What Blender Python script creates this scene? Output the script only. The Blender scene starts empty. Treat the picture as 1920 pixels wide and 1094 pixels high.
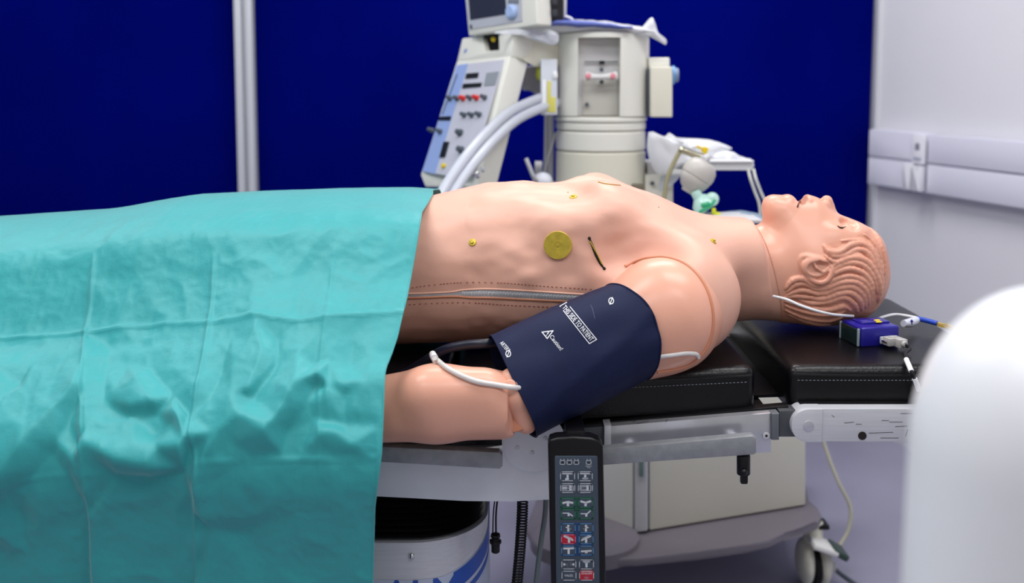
import bpy, bmesh, math, random
import numpy as np
from mathutils import Vector, Matrix, noise
from mathutils.bvhtree import BVHTree
random.seed(7); np.random.seed(7)
PI = math.pi
S = bpy.context.scene
COL = S.collection

# ------------------------------------------------------------------ camera
F = 1870.0; PX, PY = 960.0, 325.0; H = 1.37
TH = math.atan(175.0 / F); CT, ST = math.cos(TH), math.sin(TH)
cam_d = bpy.data.cameras.new('camera'); cam = bpy.data.objects.new('camera', cam_d); COL.objects.link(cam)
cam.location = (0, 0, H); cam.rotation_euler = (PI / 2 - TH, 0, 0)
cam_d.sensor_width = 36.0; cam_d.lens = 36.0 * F / 1920.0
cam_d.shift_y = -(547.0 - PY) / 1920.0
cam_d.clip_start = 0.02
cam_d.dof.use_dof = True; cam_d.dof.focus_distance = 1.68; cam_d.dof.aperture_fstop = 2.6
S.camera = cam
# ------------------------------------------------------------------ light
S.view_settings.view_transform = 'Standard'; S.view_settings.look = 'None'
S.view_settings.gamma = 1.0; S.view_settings.use_curve_mapping = False
S.view_settings.exposure = 0.0
wd = bpy.data.worlds.new('world'); S.world = wd; wd.use_nodes = True
wd.node_tree.nodes['Background'].inputs[0].default_value = (1.0, 0.98, 0.98, 1)
wd.node_tree.nodes['Background'].inputs[1].default_value = 0.34
def area(name, loc, sx, sy, power, col=(1, 0.98, 0.95), aim=None):
    l = bpy.data.lights.new(name, 'AREA'); l.shape = 'RECTANGLE'; l.size = sx; l.size_y = sy
    l.energy = power; l.color = col
    o = bpy.data.objects.new(name, l); COL.objects.link(o); o.location = loc
    if aim is not None:
        o.rotation_euler = (Vector(aim) - Vector(loc)).to_track_quat('-Z', 'Y').to_euler()
    return o
CEIL = 2.75
LAMPS = [(-0.9, 1.55, 1.2, 0.55, 17.5), (0.8, 1.62, 1.2, 0.55, 16.5), (0.3, 3.1, 1.2, 0.5, 20), (-2.0, 2.9, 1.2, 0.5, 9), (0.9, 0.3, 1.2, 0.5, 13), (-0.7, 0.2, 1.2, 0.5, 11)]  # last entry: lamp added to brighten the front faces of frame and drape
for (x, y, sx, sy, p) in LAMPS:
    area('ceiling_panel_light', (x, y, CEIL - 0.03), sx, sy, p)

def at(px, py, Y):
    t = (PY - py) / F
    q = Y * (t * CT - ST) / (CT + t * ST)
    d = Y * CT - q * ST
    return Vector(((px - PX) / F * d, Y, H + q))
def atz(px, py, Z):
    t = (PY - py) / F; q = Z - H
    Y = q * (CT + t * ST) / (t * CT - ST)
    d = Y * CT - q * ST
    return Vector(((px - PX) / F * d, Y, Z))
def atx(px, py, X):   # point on the plane X = const
    r = at(px, py, 1.0) - Vector((0, 0, H))
    k = X / r.x
    return Vector((0, 0, H)) + r * k
def proj(p):
    q = p[2] - H; d = p[1] * CT - q * ST; v = q * CT + p[1] * ST
    return (PX + F * p[0] / d, PY - F * v / d)

# ------------------------------------------------------------------ materials
def lin(h):
    h = h.lstrip('#'); c = [int(h[i:i + 2], 16) / 255 for i in (0, 2, 4)]
    return tuple((v / 12.92 if v <= 0.04045 else ((v + 0.055) / 1.055) ** 2.4) for v in c) + (1,)
MATS = {}
def mat(name, col, rough=0.5, metal=0.0, bump=0.0, bscale=200.0, var=0.0, vscale=8.0, spec=0.5, sub=0.0, trans=0.0, alpha=1.0,
        emis=0.0, coat=0.0, stretch=None, detail=4.0):
    if name in MATS: return MATS[name]
    m = bpy.data.materials.new(name); m.use_nodes = True; MATS[name] = m
    nt = m.node_tree; b = nt.nodes['Principled BSDF']; L = nt.links.new
    c = lin(col) if isinstance(col, str) else col
    b.inputs['Base Color'].default_value = c
    b.inputs['Roughness'].default_value = rough; b.inputs['Metallic'].default_value = metal
    b.inputs['Specular IOR Level'].default_value = spec
    b.inputs['Coat Weight'].default_value = coat
    if sub:
        b.inputs['Subsurface Weight'].default_value = sub; b.inputs['Subsurface Radius'].default_value = (1, 0.4, 0.25)
        b.inputs['Subsurface Scale'].default_value = 0.012
    if trans: b.inputs['Transmission Weight'].default_value = trans
    if alpha < 1: b.inputs['Alpha'].default_value = alpha
    if emis:
        b.inputs['Emission Color'].default_value = c; b.inputs['Emission Strength'].default_value = emis
    tc = nt.nodes.new('ShaderNodeTexCoord'); mp = nt.nodes.new('ShaderNodeMapping')
    L(tc.outputs['Object'], mp.inputs[0])
    if stretch: mp.inputs['Scale'].default_value = stretch
    if var:
        n = nt.nodes.new('ShaderNodeTexNoise'); n.inputs['Scale'].default_value = vscale; n.inputs['Detail'].default_value = detail
        L(mp.outputs[0], n.inputs['Vector'])
        r = nt.nodes.new('ShaderNodeMapRange'); r.inputs[1].default_value = 0.3; r.inputs[2].default_value = 0.7
        r.inputs[3].default_value = 1 - var; r.inputs[4].default_value = 1 + var
        L(n.outputs['Fac'], r.inputs[0])
        mx = nt.nodes.new('ShaderNodeMix'); mx.data_type = 'RGBA'; mx.blend_type = 'MULTIPLY'; mx.inputs[0].default_value = 1
        mx.inputs[6].default_value = c; L(r.outputs[0], mx.inputs[7]); L(mx.outputs[2], b.inputs['Base Color'])
    if bump:
        n = nt.nodes.new('ShaderNodeTexNoise'); n.inputs['Scale'].default_value = bscale; n.inputs['Detail'].default_value = 5
        L(mp.outputs[0], n.inputs['Vector'])
        bp = nt.nodes.new('ShaderNodeBump'); bp.inputs['Strength'].default_value = bump; bp.inputs['Distance'].default_value = 0.002
        L(n.outputs['Fac'], bp.inputs['Height']); L(bp.outputs[0], b.inputs['Normal'])
    return m

SKIN = mat('manikin_skin', (0.76, 0.43, 0.33, 1), 0.45, bump=0.10, bscale=90, var=0.05, vscale=9, sub=0.10, spec=0.3)
SKIN2 = mat('manikin_skin_gloss', (0.76, 0.39, 0.28, 1), 0.30, bump=0.04, bscale=120, var=0.04, vscale=9, sub=0.08, spec=0.35)
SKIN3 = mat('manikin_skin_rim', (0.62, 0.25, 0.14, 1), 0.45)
HAIRM = mat('manikin_hair', (0.72, 0.34, 0.235, 1), 0.36, bump=0.25, bscale=60, var=0.08, vscale=60, stretch=(1, 3, 3))
BRASS = mat('brass', '#ccb545', 0.34, 0.55, var=0.15, vscale=90)
DARK = mat('dark_hole', '#1c0f0a', 0.8)
ZIPM = mat('zip_tape', '#c2c4c9', 0.55, 0.3, bump=0.4, bscale=900)
ZIPT = mat('zip_teeth', '#d8dade', 0.35, 0.2)
STITCH = mat('stitch_thread', '#8a3b28', 0.8)
LEATHER = mat('black_leather', (0.003, 0.003, 0.0045, 1), 0.30, bump=0.25, bscale=260, spec=0.3, var=0.3, vscale=20)
BLACKP = mat('black_plastic', (0.003, 0.003, 0.004, 1), 0.35, spec=.3)
BLACKM = mat('black_rubber', (0.004, 0.004, 0.005, 1), 0.5, spec=.25)
BELLOW = mat('black_bellows', (0.006, 0.006, 0.008, 1), 0.22)
WSTITCH = mat('grey_thread', '#7f8790', 0.8)
STEEL = mat('brushed_steel', '#ccced4', 0.40, 0.25, bump=0.08, bscale=60, var=0.05, vscale=30, stretch=(0.3, 4, 8))
STEELD = mat('worn_steel_rail', '#8d9095', 0.45, 0.3, bump=0.2, bscale=160, var=0.12, vscale=60)
STEELP = mat('polished_steel', '#ccced4', 0.24, 0.7, var=0.06, vscale=30)
PAINTG = mat('grey_painted_metal', '#e9ecf4', 0.45, 0.0, var=0.05, vscale=12, bump=0.05)
CHROME = mat('chrome', '#dddddd', 0.12, 1.0)
NAVY = mat('navy_nylon', '#111a3c', 0.6, spec=.2, bump=0.25, bscale=700, var=0.06, vscale=30)
NAVYT = mat('navy_tube', '#10162a', 0.4)
PRINTW = mat('white_print', '#eef0f5', 0.6)
TUBEW = mat('clear_tube', '#eceae8', 0.2, spec=0.6, trans=0.25)
WHITEC = mat('white_cable', '#e6e7ec', 0.4)
# ------------------------------------------------------------------ object helpers
def link(name, me, m=None, parent=None, kind=None, smooth=True, sa=None):
    o = bpy.data.objects.new(name, me); COL.objects.link(o)
    if m is not None and not len(me.materials): me.materials.append(m)
    if smooth and len(me.polygons):
        me.polygons.foreach_set('use_smooth', [True] * len(me.polygons))
        if sa is not None:
            bm = bmesh.new(); bm.from_mesh(me)
            for e in bm.edges:
                if len(e.link_faces) == 2 and e.calc_face_angle(0) > sa: e.smooth = False
            bm.to_mesh(me); bm.free()
    if parent: o.parent = parent
    if kind: o['kind'] = kind
    return o
def tag(o, label, cat, group=None):
    o['label'] = label; o['category'] = cat
    if group: o['group'] = group
    return o
def thing(name, label, cat, loc=(0, 0, 0), rz=0.0, group=None):
    o = bpy.data.objects.new(name, None); COL.objects.link(o); o.empty_display_size = 0.05
    o.location = loc; o.rotation_euler = (0, 0, rz)
    return tag(o, label, cat, group)
def rooted(o):       # keep world coordinates of children built in world space
    return Matrix.Translation(o.location).inverted() if False else o.matrix_world.inverted()
class B:
    """collects shapes into one bmesh"""
    def __init__(s): s.bm = bmesh.new()
    def box(s, c, d, rot=None, bev=0.0, seg=2):
        r = bmesh.ops.create_cube(s.bm, size=1.0)
        vs = r['verts']
        M = Matrix.Translation(Vector(c)) @ (rot.to_4x4() if rot is not None else Matrix.Identity(4)) @ Matrix.Diagonal((d[0], d[1], d[2], 1))
        bmesh.ops.transform(s.bm, matrix=M, verts=vs)
        if bev > 0:
            es = list({e for v in vs for e in v.link_edges})
            bmesh.ops.bevel(s.bm, geom=es, offset=min(bev, min(d) * 0.49), segments=seg, profile=0.5, affect='EDGES')
        return s
    def cyl(s, p, q, r, r2=None, n=24, bev=0.0):
        p, q = Vector(p), Vector(q); r2 = r if r2 is None else r2
        L = (q - p).length
        g = bmesh.ops.create_cone(s.bm, cap_ends=True, segments=n, radius1=r, radius2=r2, depth=L)
        vs = g['verts']; rot = Vector((0, 0, 1)).rotation_difference(q - p).to_matrix().to_4x4()
        bmesh.ops.transform(s.bm, matrix=Matrix.Translation((p + q) / 2) @ rot, verts=vs)
        if bev > 0:
            es = [e for e in {e for v in vs for e in v.link_edges} if any(len(f.verts) > 4 for f in e.link_faces)]
            bmesh.ops.bevel(s.bm, geom=es, offset=bev, segments=2, profile=0.5, affect='EDGES')
        return s
    def sph(s, c, r, sc=(1, 1, 1), n=20, rot=None):
        g = bmesh.ops.create_uvsphere(s.bm, u_segments=n, v_segments=n // 2, radius=r)
        M = Matrix.Translation(Vector(c)) @ (rot.to_4x4() if rot is not None else Matrix.Identity(4)) @ Matrix.Diagonal((*sc, 1))
        bmesh.ops.transform(s.bm, matrix=M, verts=g['verts']); return s
    def tube(s, pts, r, n=10, step=None, closed=False, cap=True, radii=None):
        pts = [Vector(p) for p in pts]
        ps, rs = spline(pts, closed, radii if radii is not None else [r] * len(pts), 6 if step is None else step)
        rings = []; up = Vector((0, 0, 1)); prev = None
        N = len(ps)
        for i, p in enumerate(ps):
            a = ps[(i - 1) % N] if (closed or i) else ps[0]
            b = ps[(i + 1) % N] if (closed or i < N - 1) else ps[-1]
            t = (b - a).normalized()
            if prev is None:
                u = t.cross(up)
                if u.length < 0.05: u = t.cross(Vector((1, 0, 0)))
                u.normalize()
            else:
                u = (prev - t * prev.dot(t)).normalized()
            prev = u; v = t.cross(u)
            rings.append([s.bm.verts.new(p + (u * math.cos(k * 2 * PI / n) + v * math.sin(k * 2 * PI / n)) * rs[i]) for k in range(n)])
        M = N if closed else N - 1
        for i in range(M):
            A, C = rings[i], rings[(i + 1) % N]
            for k in range(n):
                s.bm.faces.new((A[k], A[(k + 1) % n], C[(k + 1) % n], C[k]))
        if cap and not closed:
            s.bm.faces.new(rings[0][::-1]); s.bm.faces.new(rings[-1])
        return s
    def prism(s, poly, origin, ux, uy, depth, bev=0.0, seg=2):
        """poly = 2D points in (ux, uy) at origin, extruded by depth along ux x uy"""
        ux, uy = Vector(ux).normalized(), Vector(uy).normalized(); n = ux.cross(uy)
        o = Vector(origin)
        a = [s.bm.verts.new(o + ux * p[0] + uy * p[1]) for p in poly]
        b = [s.bm.verts.new(o + ux * p[0] + uy * p[1] + n * depth) for p in poly]
        fs = [s.bm.faces.new(a[::-1]), s.bm.faces.new(b)]
        k = len(poly)
        for i in range(k): fs.append(s.bm.faces.new((a[i], a[(i + 1) % k], b[(i + 1) % k], b[i])))
        if bev > 0:
            es = list({e for e in fs[0].edges} | {e for e in fs[1].edges})
            bmesh.ops.bevel(s.bm, geom=es, offset=bev, segments=seg, profile=0.5, affect='EDGES')
        return s
    def lathe(s, prof, c, n=48, axis=(0, 0, 1), sx=1.0, sy=1.0):
        c = Vector(c); R = Vector((0, 0, 1)).rotation_difference(Vector(axis)).to_matrix()
        rings = []
        for (r, z) in prof:
            rings.append([s.bm.verts.new(c + R @ Vector((r * sx * math.cos(k * 2 * PI / n), r * sy * math.sin(k * 2 * PI / n), z))) for k in range(n)])
        for i in range(len(rings) - 1):
            for k in range(n):
                s.bm.faces.new((rings[i][k], rings[i][(k + 1) % n], rings[i + 1][(k + 1) % n], rings[i + 1][k]))
        if prof[0][0] > 1e-5: s.bm.faces.new(rings[0][::-1])
        if prof[-1][0] > 1e-5: s.bm.faces.new(rings[-1])
        return s
    def out(s, name, m, parent=None, kind=None, smooth=True, sa=0.6, world=True):
        bmesh.ops.recalc_face_normals(s.bm, faces=s.bm.faces)
        if parent is not None and world:
            bpy.context.view_layer.update() if False else None
            M = Matrix.LocRotScale(parent.location, parent.rotation_euler, parent.scale)
            if parent.parent is not None:
                M = Matrix.LocRotScale(parent.parent.location, parent.parent.rotation_euler, parent.parent.scale) @ M
            bmesh.ops.transform(s.bm, matrix=M.inverted(), verts=s.bm.verts)
        me = bpy.data.meshes.new(name); s.bm.to_mesh(me); s.bm.free()
        return link(name, me, m, parent, kind, smooth, sa)
def spline(pts, closed, rs, sub):
    if len(pts) < 3 and not closed: return pts, rs
    P, R = [], []; n = len(pts)
    for i in range(n if closed else n - 1):
        g = lambda k: pts[k % n] if closed else pts[min(max(k, 0), n - 1)]
        a, b, c, d = g(i - 1), g(i), g(i + 1), g(i + 2)
        r0, r1 = rs[i], rs[(i + 1) % n]
        for j in range(sub):
            t = j / sub
            P.append(0.5 * ((2 * b) + (c - a) * t + (2 * a - 5 * b + 4 * c - d) * t * t + (3 * b - a - 3 * c + d) * t ** 3))
            R.append(r0 + (r1 - r0) * t)
    if not closed: P.append(pts[-1]); R.append(rs[-1])
    return P, R
def rrect(w, h, r, n=4, cx=0.0, cy=0.0):
    out = []
    for (sx, sy, a0) in ((1, 1, 0), (-1, 1, PI / 2), (-1, -1, PI), (1, -1, 1.5 * PI)):
        for k in range(n + 1):
            a = a0 + PI / 2 * k / n
            out.append((cx + sx * (w / 2 - r) + r * math.cos(a), cy + sy * (h / 2 - r) + r * math.sin(a)))
    return out
def np_mesh(name, V, Q):
    me = bpy.data.meshes.new(name)
    V = np.asarray(V, dtype=np.float32); Q = np.asarray(Q, dtype=np.int32)
    me.vertices.add(len(V)); me.vertices.foreach_set('co', V.ravel())
    k = Q.shape[1]
    me.loops.add(Q.size); me.loops.foreach_set('vertex_index', Q.ravel())
    me.polygons.add(len(Q)); me.polygons.foreach_set('loop_start', np.arange(0, Q.size, k, dtype=np.int32))
    me.polygons.foreach_set('loop_total', np.full(len(Q), k, dtype=np.int32))
    me.update(calc_edges=True); me.validate()
    return me
# ------------------------------------------------------------------ implicit surfaces
EDG = [(0, 1), (2, 3), (4, 5), (6, 7), (0, 2), (1, 3), (4, 6), (5, 7), (0, 4), (1, 5), (2, 6), (3, 7)]
CRN = np.array([[(c) & 1, (c >> 1) & 1, (c >> 2) & 1] for c in range(8)])
def surface_nets(Fv, org, h, smooth=2):
    neg = Fv < 0
    cnt = np.zeros(tuple(np.array(Fv.shape) - 1), np.int8)
    nx, ny, nz = Fv.shape
    for c in CRN:
        cnt += neg[c[0]:nx - 1 + c[0], c[1]:ny - 1 + c[1], c[2]:nz - 1 + c[2]]
    I = np.argwhere((cnt > 0) & (cnt < 8))
    vals = np.stack([Fv[I[:, 0] + c[0], I[:, 1] + c[1], I[:, 2] + c[2]] for c in CRN], 1)
    P = np.zeros((len(I), 3)); K = np.zeros(len(I))
    for a, b in EDG:
        va, vb = vals[:, a], vals[:, b]; m = (va < 0) != (vb < 0)
        t = np.where(m, va / np.where(m, va - vb, 1), 0)
        P += m[:, None] * (CRN[a] + t[:, None] * (CRN[b] - CRN[a])); K += m
    V = (I + P / K[:, None]) * h + np.array(org)
    idm = -np.ones(cnt.shape, np.int64); idm[I[:, 0], I[:, 1], I[:, 2]] = np.arange(len(I))
    Qs = []
    for ax in range(3):
        a = neg; s1 = [slice(None)] * 3; s2 = [slice(None)] * 3; s1[ax] = slice(0, -1); s2[ax] = slice(1, None)
        d = a[tuple(s1)].astype(np.int8) - a[tuple(s2)].astype(np.int8)
        u, v = (ax + 1) % 3, (ax + 2) % 3
        E = np.argwhere(d != 0); E = E[(E[:, u] > 0) & (E[:, v] > 0) & (E[:, u] < Fv.shape[u] - 1) & (E[:, v] < Fv.shape[v] - 1)]
        s = d[E[:, 0], E[:, 1], E[:, 2]]
        def g(du, dv):
            X = E.copy(); X[:, u] -= du; X[:, v] -= dv; return idm[X[:, 0], X[:, 1], X[:, 2]]
        q = np.stack([g(1, 1), g(0, 1), g(0, 0), g(1, 0)], 1)
        q[s < 0] = q[s < 0][:, ::-1]
        Qs.append(q)
    Q = np.concatenate(Qs)
    Q = Q[(Q >= 0).all(1)]
    ee = np.concatenate([Q[:, [0, 1]], Q[:, [1, 2]], Q[:, [2, 3]], Q[:, [3, 0]]])
    for _ in range(smooth):
        acc = np.zeros_like(V); n = np.zeros(len(V))
        for j in range(3): acc[:, j] = np.bincount(ee[:, 0], V[ee[:, 1], j], len(V)) + np.bincount(ee[:, 1], V[ee[:, 0], j], len(V))
        n = np.bincount(ee[:, 0], minlength=len(V)) + np.bincount(ee[:, 1], minlength=len(V))
        V = 0.5 * V + 0.5 * acc / np.maximum(n, 1)[:, None]
    return V, Q
def grid(lo, hi, h):
    ax = [np.arange(lo[i], hi[i] + h, h, dtype=np.float32) for i in range(3)]
    return np.meshgrid(*ax, indexing='ij')
def mesh_sdf(fn, lo, hi, h, smooth=2):
    X, Y, Z = grid(lo, hi, h)
    return surface_nets(fn(X, Y, Z), lo, h, smooth)
def smin(a, b, k):
    hh = np.clip(0.5 + 0.5 * (b - a) / k, 0, 1); return b + (a - b) * hh - k * hh * (1 - hh)
def smax(a, b, k): return -smin(-a, -b, k)
def ell(X, Y, Z, c, r, rot=0.0):     # rot about Y, radians
    x, y, z = X - c[0], Y - c[1], Z - c[2]
    if rot:
        cc, ss = math.cos(rot), math.sin(rot); x, z = cc * x + ss * z, -ss * x + cc * z
    k0 = np.sqrt((x / r[0]) ** 2 + (y / r[1]) ** 2 + (z / r[2]) ** 2)
    k1 = np.sqrt((x / r[0] ** 2) ** 2 + (y / r[1] ** 2) ** 2 + (z / r[2] ** 2) ** 2)
    return k0 * (k0 - 1) / np.maximum(k1, 1e-6)
def cone(X, Y, Z, a, b, ra, rb):
    a = np.array(a, float); b = np.array(b, float); d = b - a; L = d @ d
    t = np.clip(((X - a[0]) * d[0] + (Y - a[1]) * d[1] + (Z - a[2]) * d[2]) / L, 0, 1)
    return np.sqrt((X - a[0] - t * d[0]) ** 2 + (Y - a[1] - t * d[1]) ** 2 + (Z - a[2] - t * d[2]) ** 2) - (ra + (rb - ra) * t)
def march(fn, pts, near=1.0, steps=90, off=0.0):
    """rays from the camera through photo pixels onto an implicit surface"""
    r = np.array([list((at(p[0], p[1], 1.0) - Vector((0, 0, H))).normalized()) for p in pts])
    t = np.full(len(pts), near)
    for _ in range(steps):
        q = r * t[:, None] + np.array([0, 0, H]); t += np.clip(fn(q[:, 0], q[:, 1], q[:, 2]) - off, -0.02, 0.05) * 0.7
    return r * t[:, None] + np.array([0, 0, H])
class Surf:
    """ray targets for anything that lies on a surface"""
    def __init__(s, *VQ):
        V, Q, k = [], [], 0
        for v, q in VQ:
            V += [tuple(map(float, p)) for p in v]; Q += [tuple(int(i) + k for i in f) for f in q]; k = len(V)
        s.t = BVHTree.FromPolygons(V, Q)
    def hit(s, px, py, off=0.0, near=None):
        o = Vector((0, 0, H)); d = (at(px, py, 1.0) - o).normalized()
        p, n, i, _ = s.t.ray_cast(o, d)
        if p is None: return (None, None)
        if n.dot(d) > 0: n = -n
        return p + n * off, n
def frame(n, up=Vector((1, 0, 0))):
    n = Vector(n).normalized(); u = (up - n * up.dot(n)).normalized(); v = n.cross(u)
    return Matrix((u, v, n)).transposed()
_txt = {}
def text_mesh(body, bold=False):
    key = (body, bold)
    if key in _txt: return _txt[key]
    c = bpy.data.curves.new('lettering', 'FONT'); c.body = body; c.size = 1.0; c.resolution_u = 3
    c.align_x = 'CENTER'; c.align_y = 'CENTER'; c.offset = 0.012 if bold else 0.0
    o = bpy.data.objects.new('lettering', c); COL.objects.link(o)
    dg = bpy.context.evaluated_depsgraph_get(); me = o.evaluated_get(dg).to_mesh()
    V = [(v.co.x, v.co.y) for v in me.vertices]; Q = [tuple(p.vertices) for p in me.polygons]
    o.evaluated_get(dg).to_mesh_clear(); bpy.data.objects.remove(o); bpy.data.curves.remove(c)
    _txt[key] = (V, Q); return V, Q
def poly2(*polys):
    V, Q = [], []
    for p in polys:
        k = len(V); V += list(p); Q.append(tuple(range(k, k + len(p))))
    return V, Q
def strip2(pts, w, closed=True):     # outline of width w around 2D points
    V, Q = [], []; n = len(pts)
    for i in range(n if closed else n - 1):
        a = Vector(pts[i]); b = Vector(pts[(i + 1) % n]); d = (b - a).normalized() * (w / 2); m = Vector((-d.y, d.x)); k = len(V)
        V += [tuple(a - d + m), tuple(a - d - m), tuple(b + d - m), tuple(b + d + m)]; Q.append((k, k + 1, k + 2, k + 3))
    return V, Q
def flat(name, VQ, fn, m, parent, th=0.0):
    """2D shape through fn(u, v) -> world point; print lying on a surface"""
    V, Q = VQ; P = [fn(u, v) for u, v in V]
    M = Matrix.LocRotScale(parent.location, parent.rotation_euler, parent.scale)
    if parent.parent is not None: M = Matrix.LocRotScale(parent.parent.location, parent.parent.rotation_euler, parent.parent.scale) @ M
    Mi = M.inverted(); me = bpy.data.meshes.new(name)
    me.from_pydata([tuple(Mi @ Vector(p)) for p in P], [], [list(q) for q in Q]); me.update()
    return link(name, me, m, parent, smooth=False)
# ------------------------------------------------------------------ the room
def room():
    # side wall on the right runs away at an angle, blue partition closes the back
    yb = 4.05; s = 0.289
    xr = lambda y: 1.418 + s * (3.9 - y)
    fl = B().box((-0.3, 2.0, -0.03), (6.4, 6.0, 0.06)).out('floor', mat('floor_vinyl', '#9a99ad', 0.42, var=0.10, vscale=2.2, bump=0.03), kind='structure')
    B().box((-0.3, 2.0, CEIL + 0.12), (6.4, 6.0, 0.06)).out('ceiling', mat('ceiling_white', '#e6e6e6', 0.9), kind='structure')
    B().box((-3.3, 2.0, 1.35), (0.08, 6.0, 2.9)).out('wall_left', mat('wall_paint', '#d9dae0', 0.8, var=0.02, vscale=3), kind='structure')
    B().box((-0.3, yb + 0.35, 1.35), (6.4, 0.08, 2.9)).out('wall_back', mat('wall_paint', '#d9dae0', 0.8), kind='structure')
    WR = mat('wall_paint_right', '#dedee4', 0.75, var=0.02, vscale=2)
    a = Vector((xr(4.3), 4.3, 0)); b = Vector((xr(0.2), 0.2, 0)); d = (b - a).normalized(); n = Vector((d.y, -d.x, 0))
    if n.x < 0: n = -n
    B().prism([(0, 0), ((b - a).length, 0), ((b - a).length, 2.85), (0, 2.85)], a + n * 0.08, d, (0, 0, 1), 0.08).out('wall_right', WR, kind='structure')
    # skirting on the right wall
    nn = -n
    B().prism(rrect((b - a).length, 0.11, 0.01), a + d * (b - a).length / 2 + nn * 0.014 + Vector((0, 0, 0.055)), d, (0, 0, 1), 0.012).out('baseboard_right', mat('skirting_white', '#d0d0da', 0.5), kind='structure')
    # dado trunking with sockets
    L = (b - a).length
    def wp(u, z, o=0.0): return a + d * u + nn * o + Vector((0, 0, z))
    # helper: distance along wall seen at pixel x
    def along(px):
        k = (px - 960) / F
        # X = k*Y on the wall plane X = 1.418+s(3.9-Y)
        Y = (1.418 + s * 3.9) / (k + s); return (a - Vector((xr(Y), Y, 0))).length
    z1 = at(1648, 241, 3.86).z; z0 = at(1648, 345, 3.86).z; zm = (z1 + z0) / 2
    TR = mat('trunking_plastic', '#dcdcea', 0.4)
    t = thing('cable_trunking', 'white two-channel plastic cable trunking running along the right wall', 'trunking', tuple(wp(along(1780), z0)))
    def seg(u0, u1, name, za, zb, dep=0.055, m=TR, par=t, base=0.004, bev=0.004):
        c = wp((u0 + u1) / 2, (za + zb) / 2, base)
        return B().prism(rrect(u1 - u0, zb - za, 0.004, 2), c + (nn * dep if d.cross(Vector((0, 0, 1))).dot(nn) < 0 else Vector()), d, (0, 0, 1), dep, bev).out(name, m, par)
    ua, ub, uc = along(1651), along(1763), along(1768)
    seg(0.02 if ua < 0.02 else ua, ub, 'back_channel', z0, z1, 0.035)
    seg(ua + 0.004, ub - 0.01, 'cover_strip', zm + 0.003, z1 - 0.003, 0.05)
    seg(ua + 0.004, ub - 0.01, 'cover_strip', z0 + 0.003, zm - 0.003, 0.05)
    seg(ub + 0.008, L - 0.3, 'back_channel', z0, z1 - 0.004, 0.04)
    seg(ub + 0.012, L - 0.3, 'cover_strip', zm + 0.003, z1 - 0.006, 0.055)
    seg(ub + 0.012, L - 0.3, 'cover_strip', z0 + 0.003, zm - 0.003, 0.055)
    u0, u1 = along(1741), along(1765)
    st = thing('data_socket', 'small white data outlet in the upper channel of the wall trunking', 'socket', tuple(wp(u0, zm)))
    p = seg(u0, u1, 'faceplate', zm - 0.004, z1 - 0.008, 0.012, par=st, base=.056, m=mat('socket_plastic', '#e8e8f0', 0.35))
    seg(u0 + (u1 - u0) * 0.3, u0 + (u1 - u0) * 0.62, 'port', zm + 0.045, zm + 0.07, 0.014, base=.056, m=mat('socket_port', '#7d7f90', 0.5), par=st, bev=0.001)
    seg(u0 + (u1 - u0) * 0.2, u0 + (u1 - u0) * 0.8, 'label_strip', zm + 0.008, zm + 0.02, 0.0135, base=.056, m=mat('socket_print', '#a5a7bb', 0.5), par=st, bev=0.0005)
    u2, u3 = along(1732), along(1765)
    sv = thing('plug_adaptor', 'two white plugs pushed side by side into the lower channel of the wall trunking', 'plug', tuple(wp(u2, z0)))
    seg(u2, u2 + (u3 - u2) * 0.42, 'plug_body', z0 + 0.006, zm - 0.004, 0.03, base=.056, par=sv, bev=0.008, m=mat('socket_plastic', '#e8e8f0', 0.35))
    seg(u2 + (u3 - u2) * 0.5, u3, 'plug_body', z0 + 0.006, zm - 0.012, 0.03, base=.056, par=sv, bev=0.008, m=mat('socket_plastic', '#e8e8f0', 0.35))
    seg(u2 - 0.003, u3 - 0.004, 'socket_shade_strip', z0 - 0.002, z0 + 0.02, 0.008, base=.056, par=sv, m=mat('socket_shadow', '#9b9cb4', 0.5), bev=0.002)  # strip coloured as the shade at the foot of the plugs
    # aluminium corner profile between partition and wall
    ALU = mat('white_profile', '#d4d6dc', 0.35, 0.2)
    xe = at(1640, 60, 3.9).x
    B().box((xe + 0.022, 3.90, 1.36), (0.036, 0.05, 2.72), bev=0.006).out('trim_1', ALU, kind='structure')
    B().box((xe + 0.058, 3.86, 1.36), (0.022, 0.04, 2.72), bev=0.005).out('trim_2', mat('grey_profile', '#b4b6bd', 0.4, 0.3), kind='structure')
    # blue partition panels
    BL = mat('blue_felt', (0.0003, 0.0025, 0.135, 1), 0.9, bump=0.25, bscale=900, var=0.12, vscale=2.0, spec=0.0)
    xp = at(462, 180, 3.9).x
    sc = thing('partition_panel', 'tall deep blue fabric partition panel left of the white post', 'partition', (xp - 0.9, 3.93, 0.0))
    B().box((xp - 0.93, 3.93, 1.31), (1.80, 0.03, 2.5), bev=0.004).out('panel', BL, sc)
    B().box((xp - 0.93, 3.93, 0.03), (1.80, 0.034, 0.06), bev=0.004).out('bottom_rail', ALU, sc)
    sc2 = thing('partition_panel', 'tall deep blue fabric partition panel behind the medical machine', 'partition', (xp + 1.2, 3.93, 0.0))
    x0 = xp + 0.036; x1 = xe
    B().box(((x0 + x1) / 2, 3.93, 1.31), (x1 - x0, 0.03, 2.5), bev=0.004).out('panel', BL, sc2)
    B().box(((x0 + x1) / 2, 3.93, 0.03), (x1 - x0, 0.034, 0.06), bev=0.004).out('bottom_rail', ALU, sc2)
    po = thing('partition_post', 'white grooved aluminium post between the two blue partition panels', 'post', (xp, 3.9, 0))
    for dx, w, dy in ((-0.021, 0.026, 0), (0.0, 0.016, 0.012), (0.021, 0.026, 0)):
        B().box((xp + dx, 3.90 + dy, 1.30), (w, 0.06, 2.6), bev=0.004).out('profile', ALU if dy == 0 else mat('grey_profile', '#b4b6bd', 0.4, 0.3), po)
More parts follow.
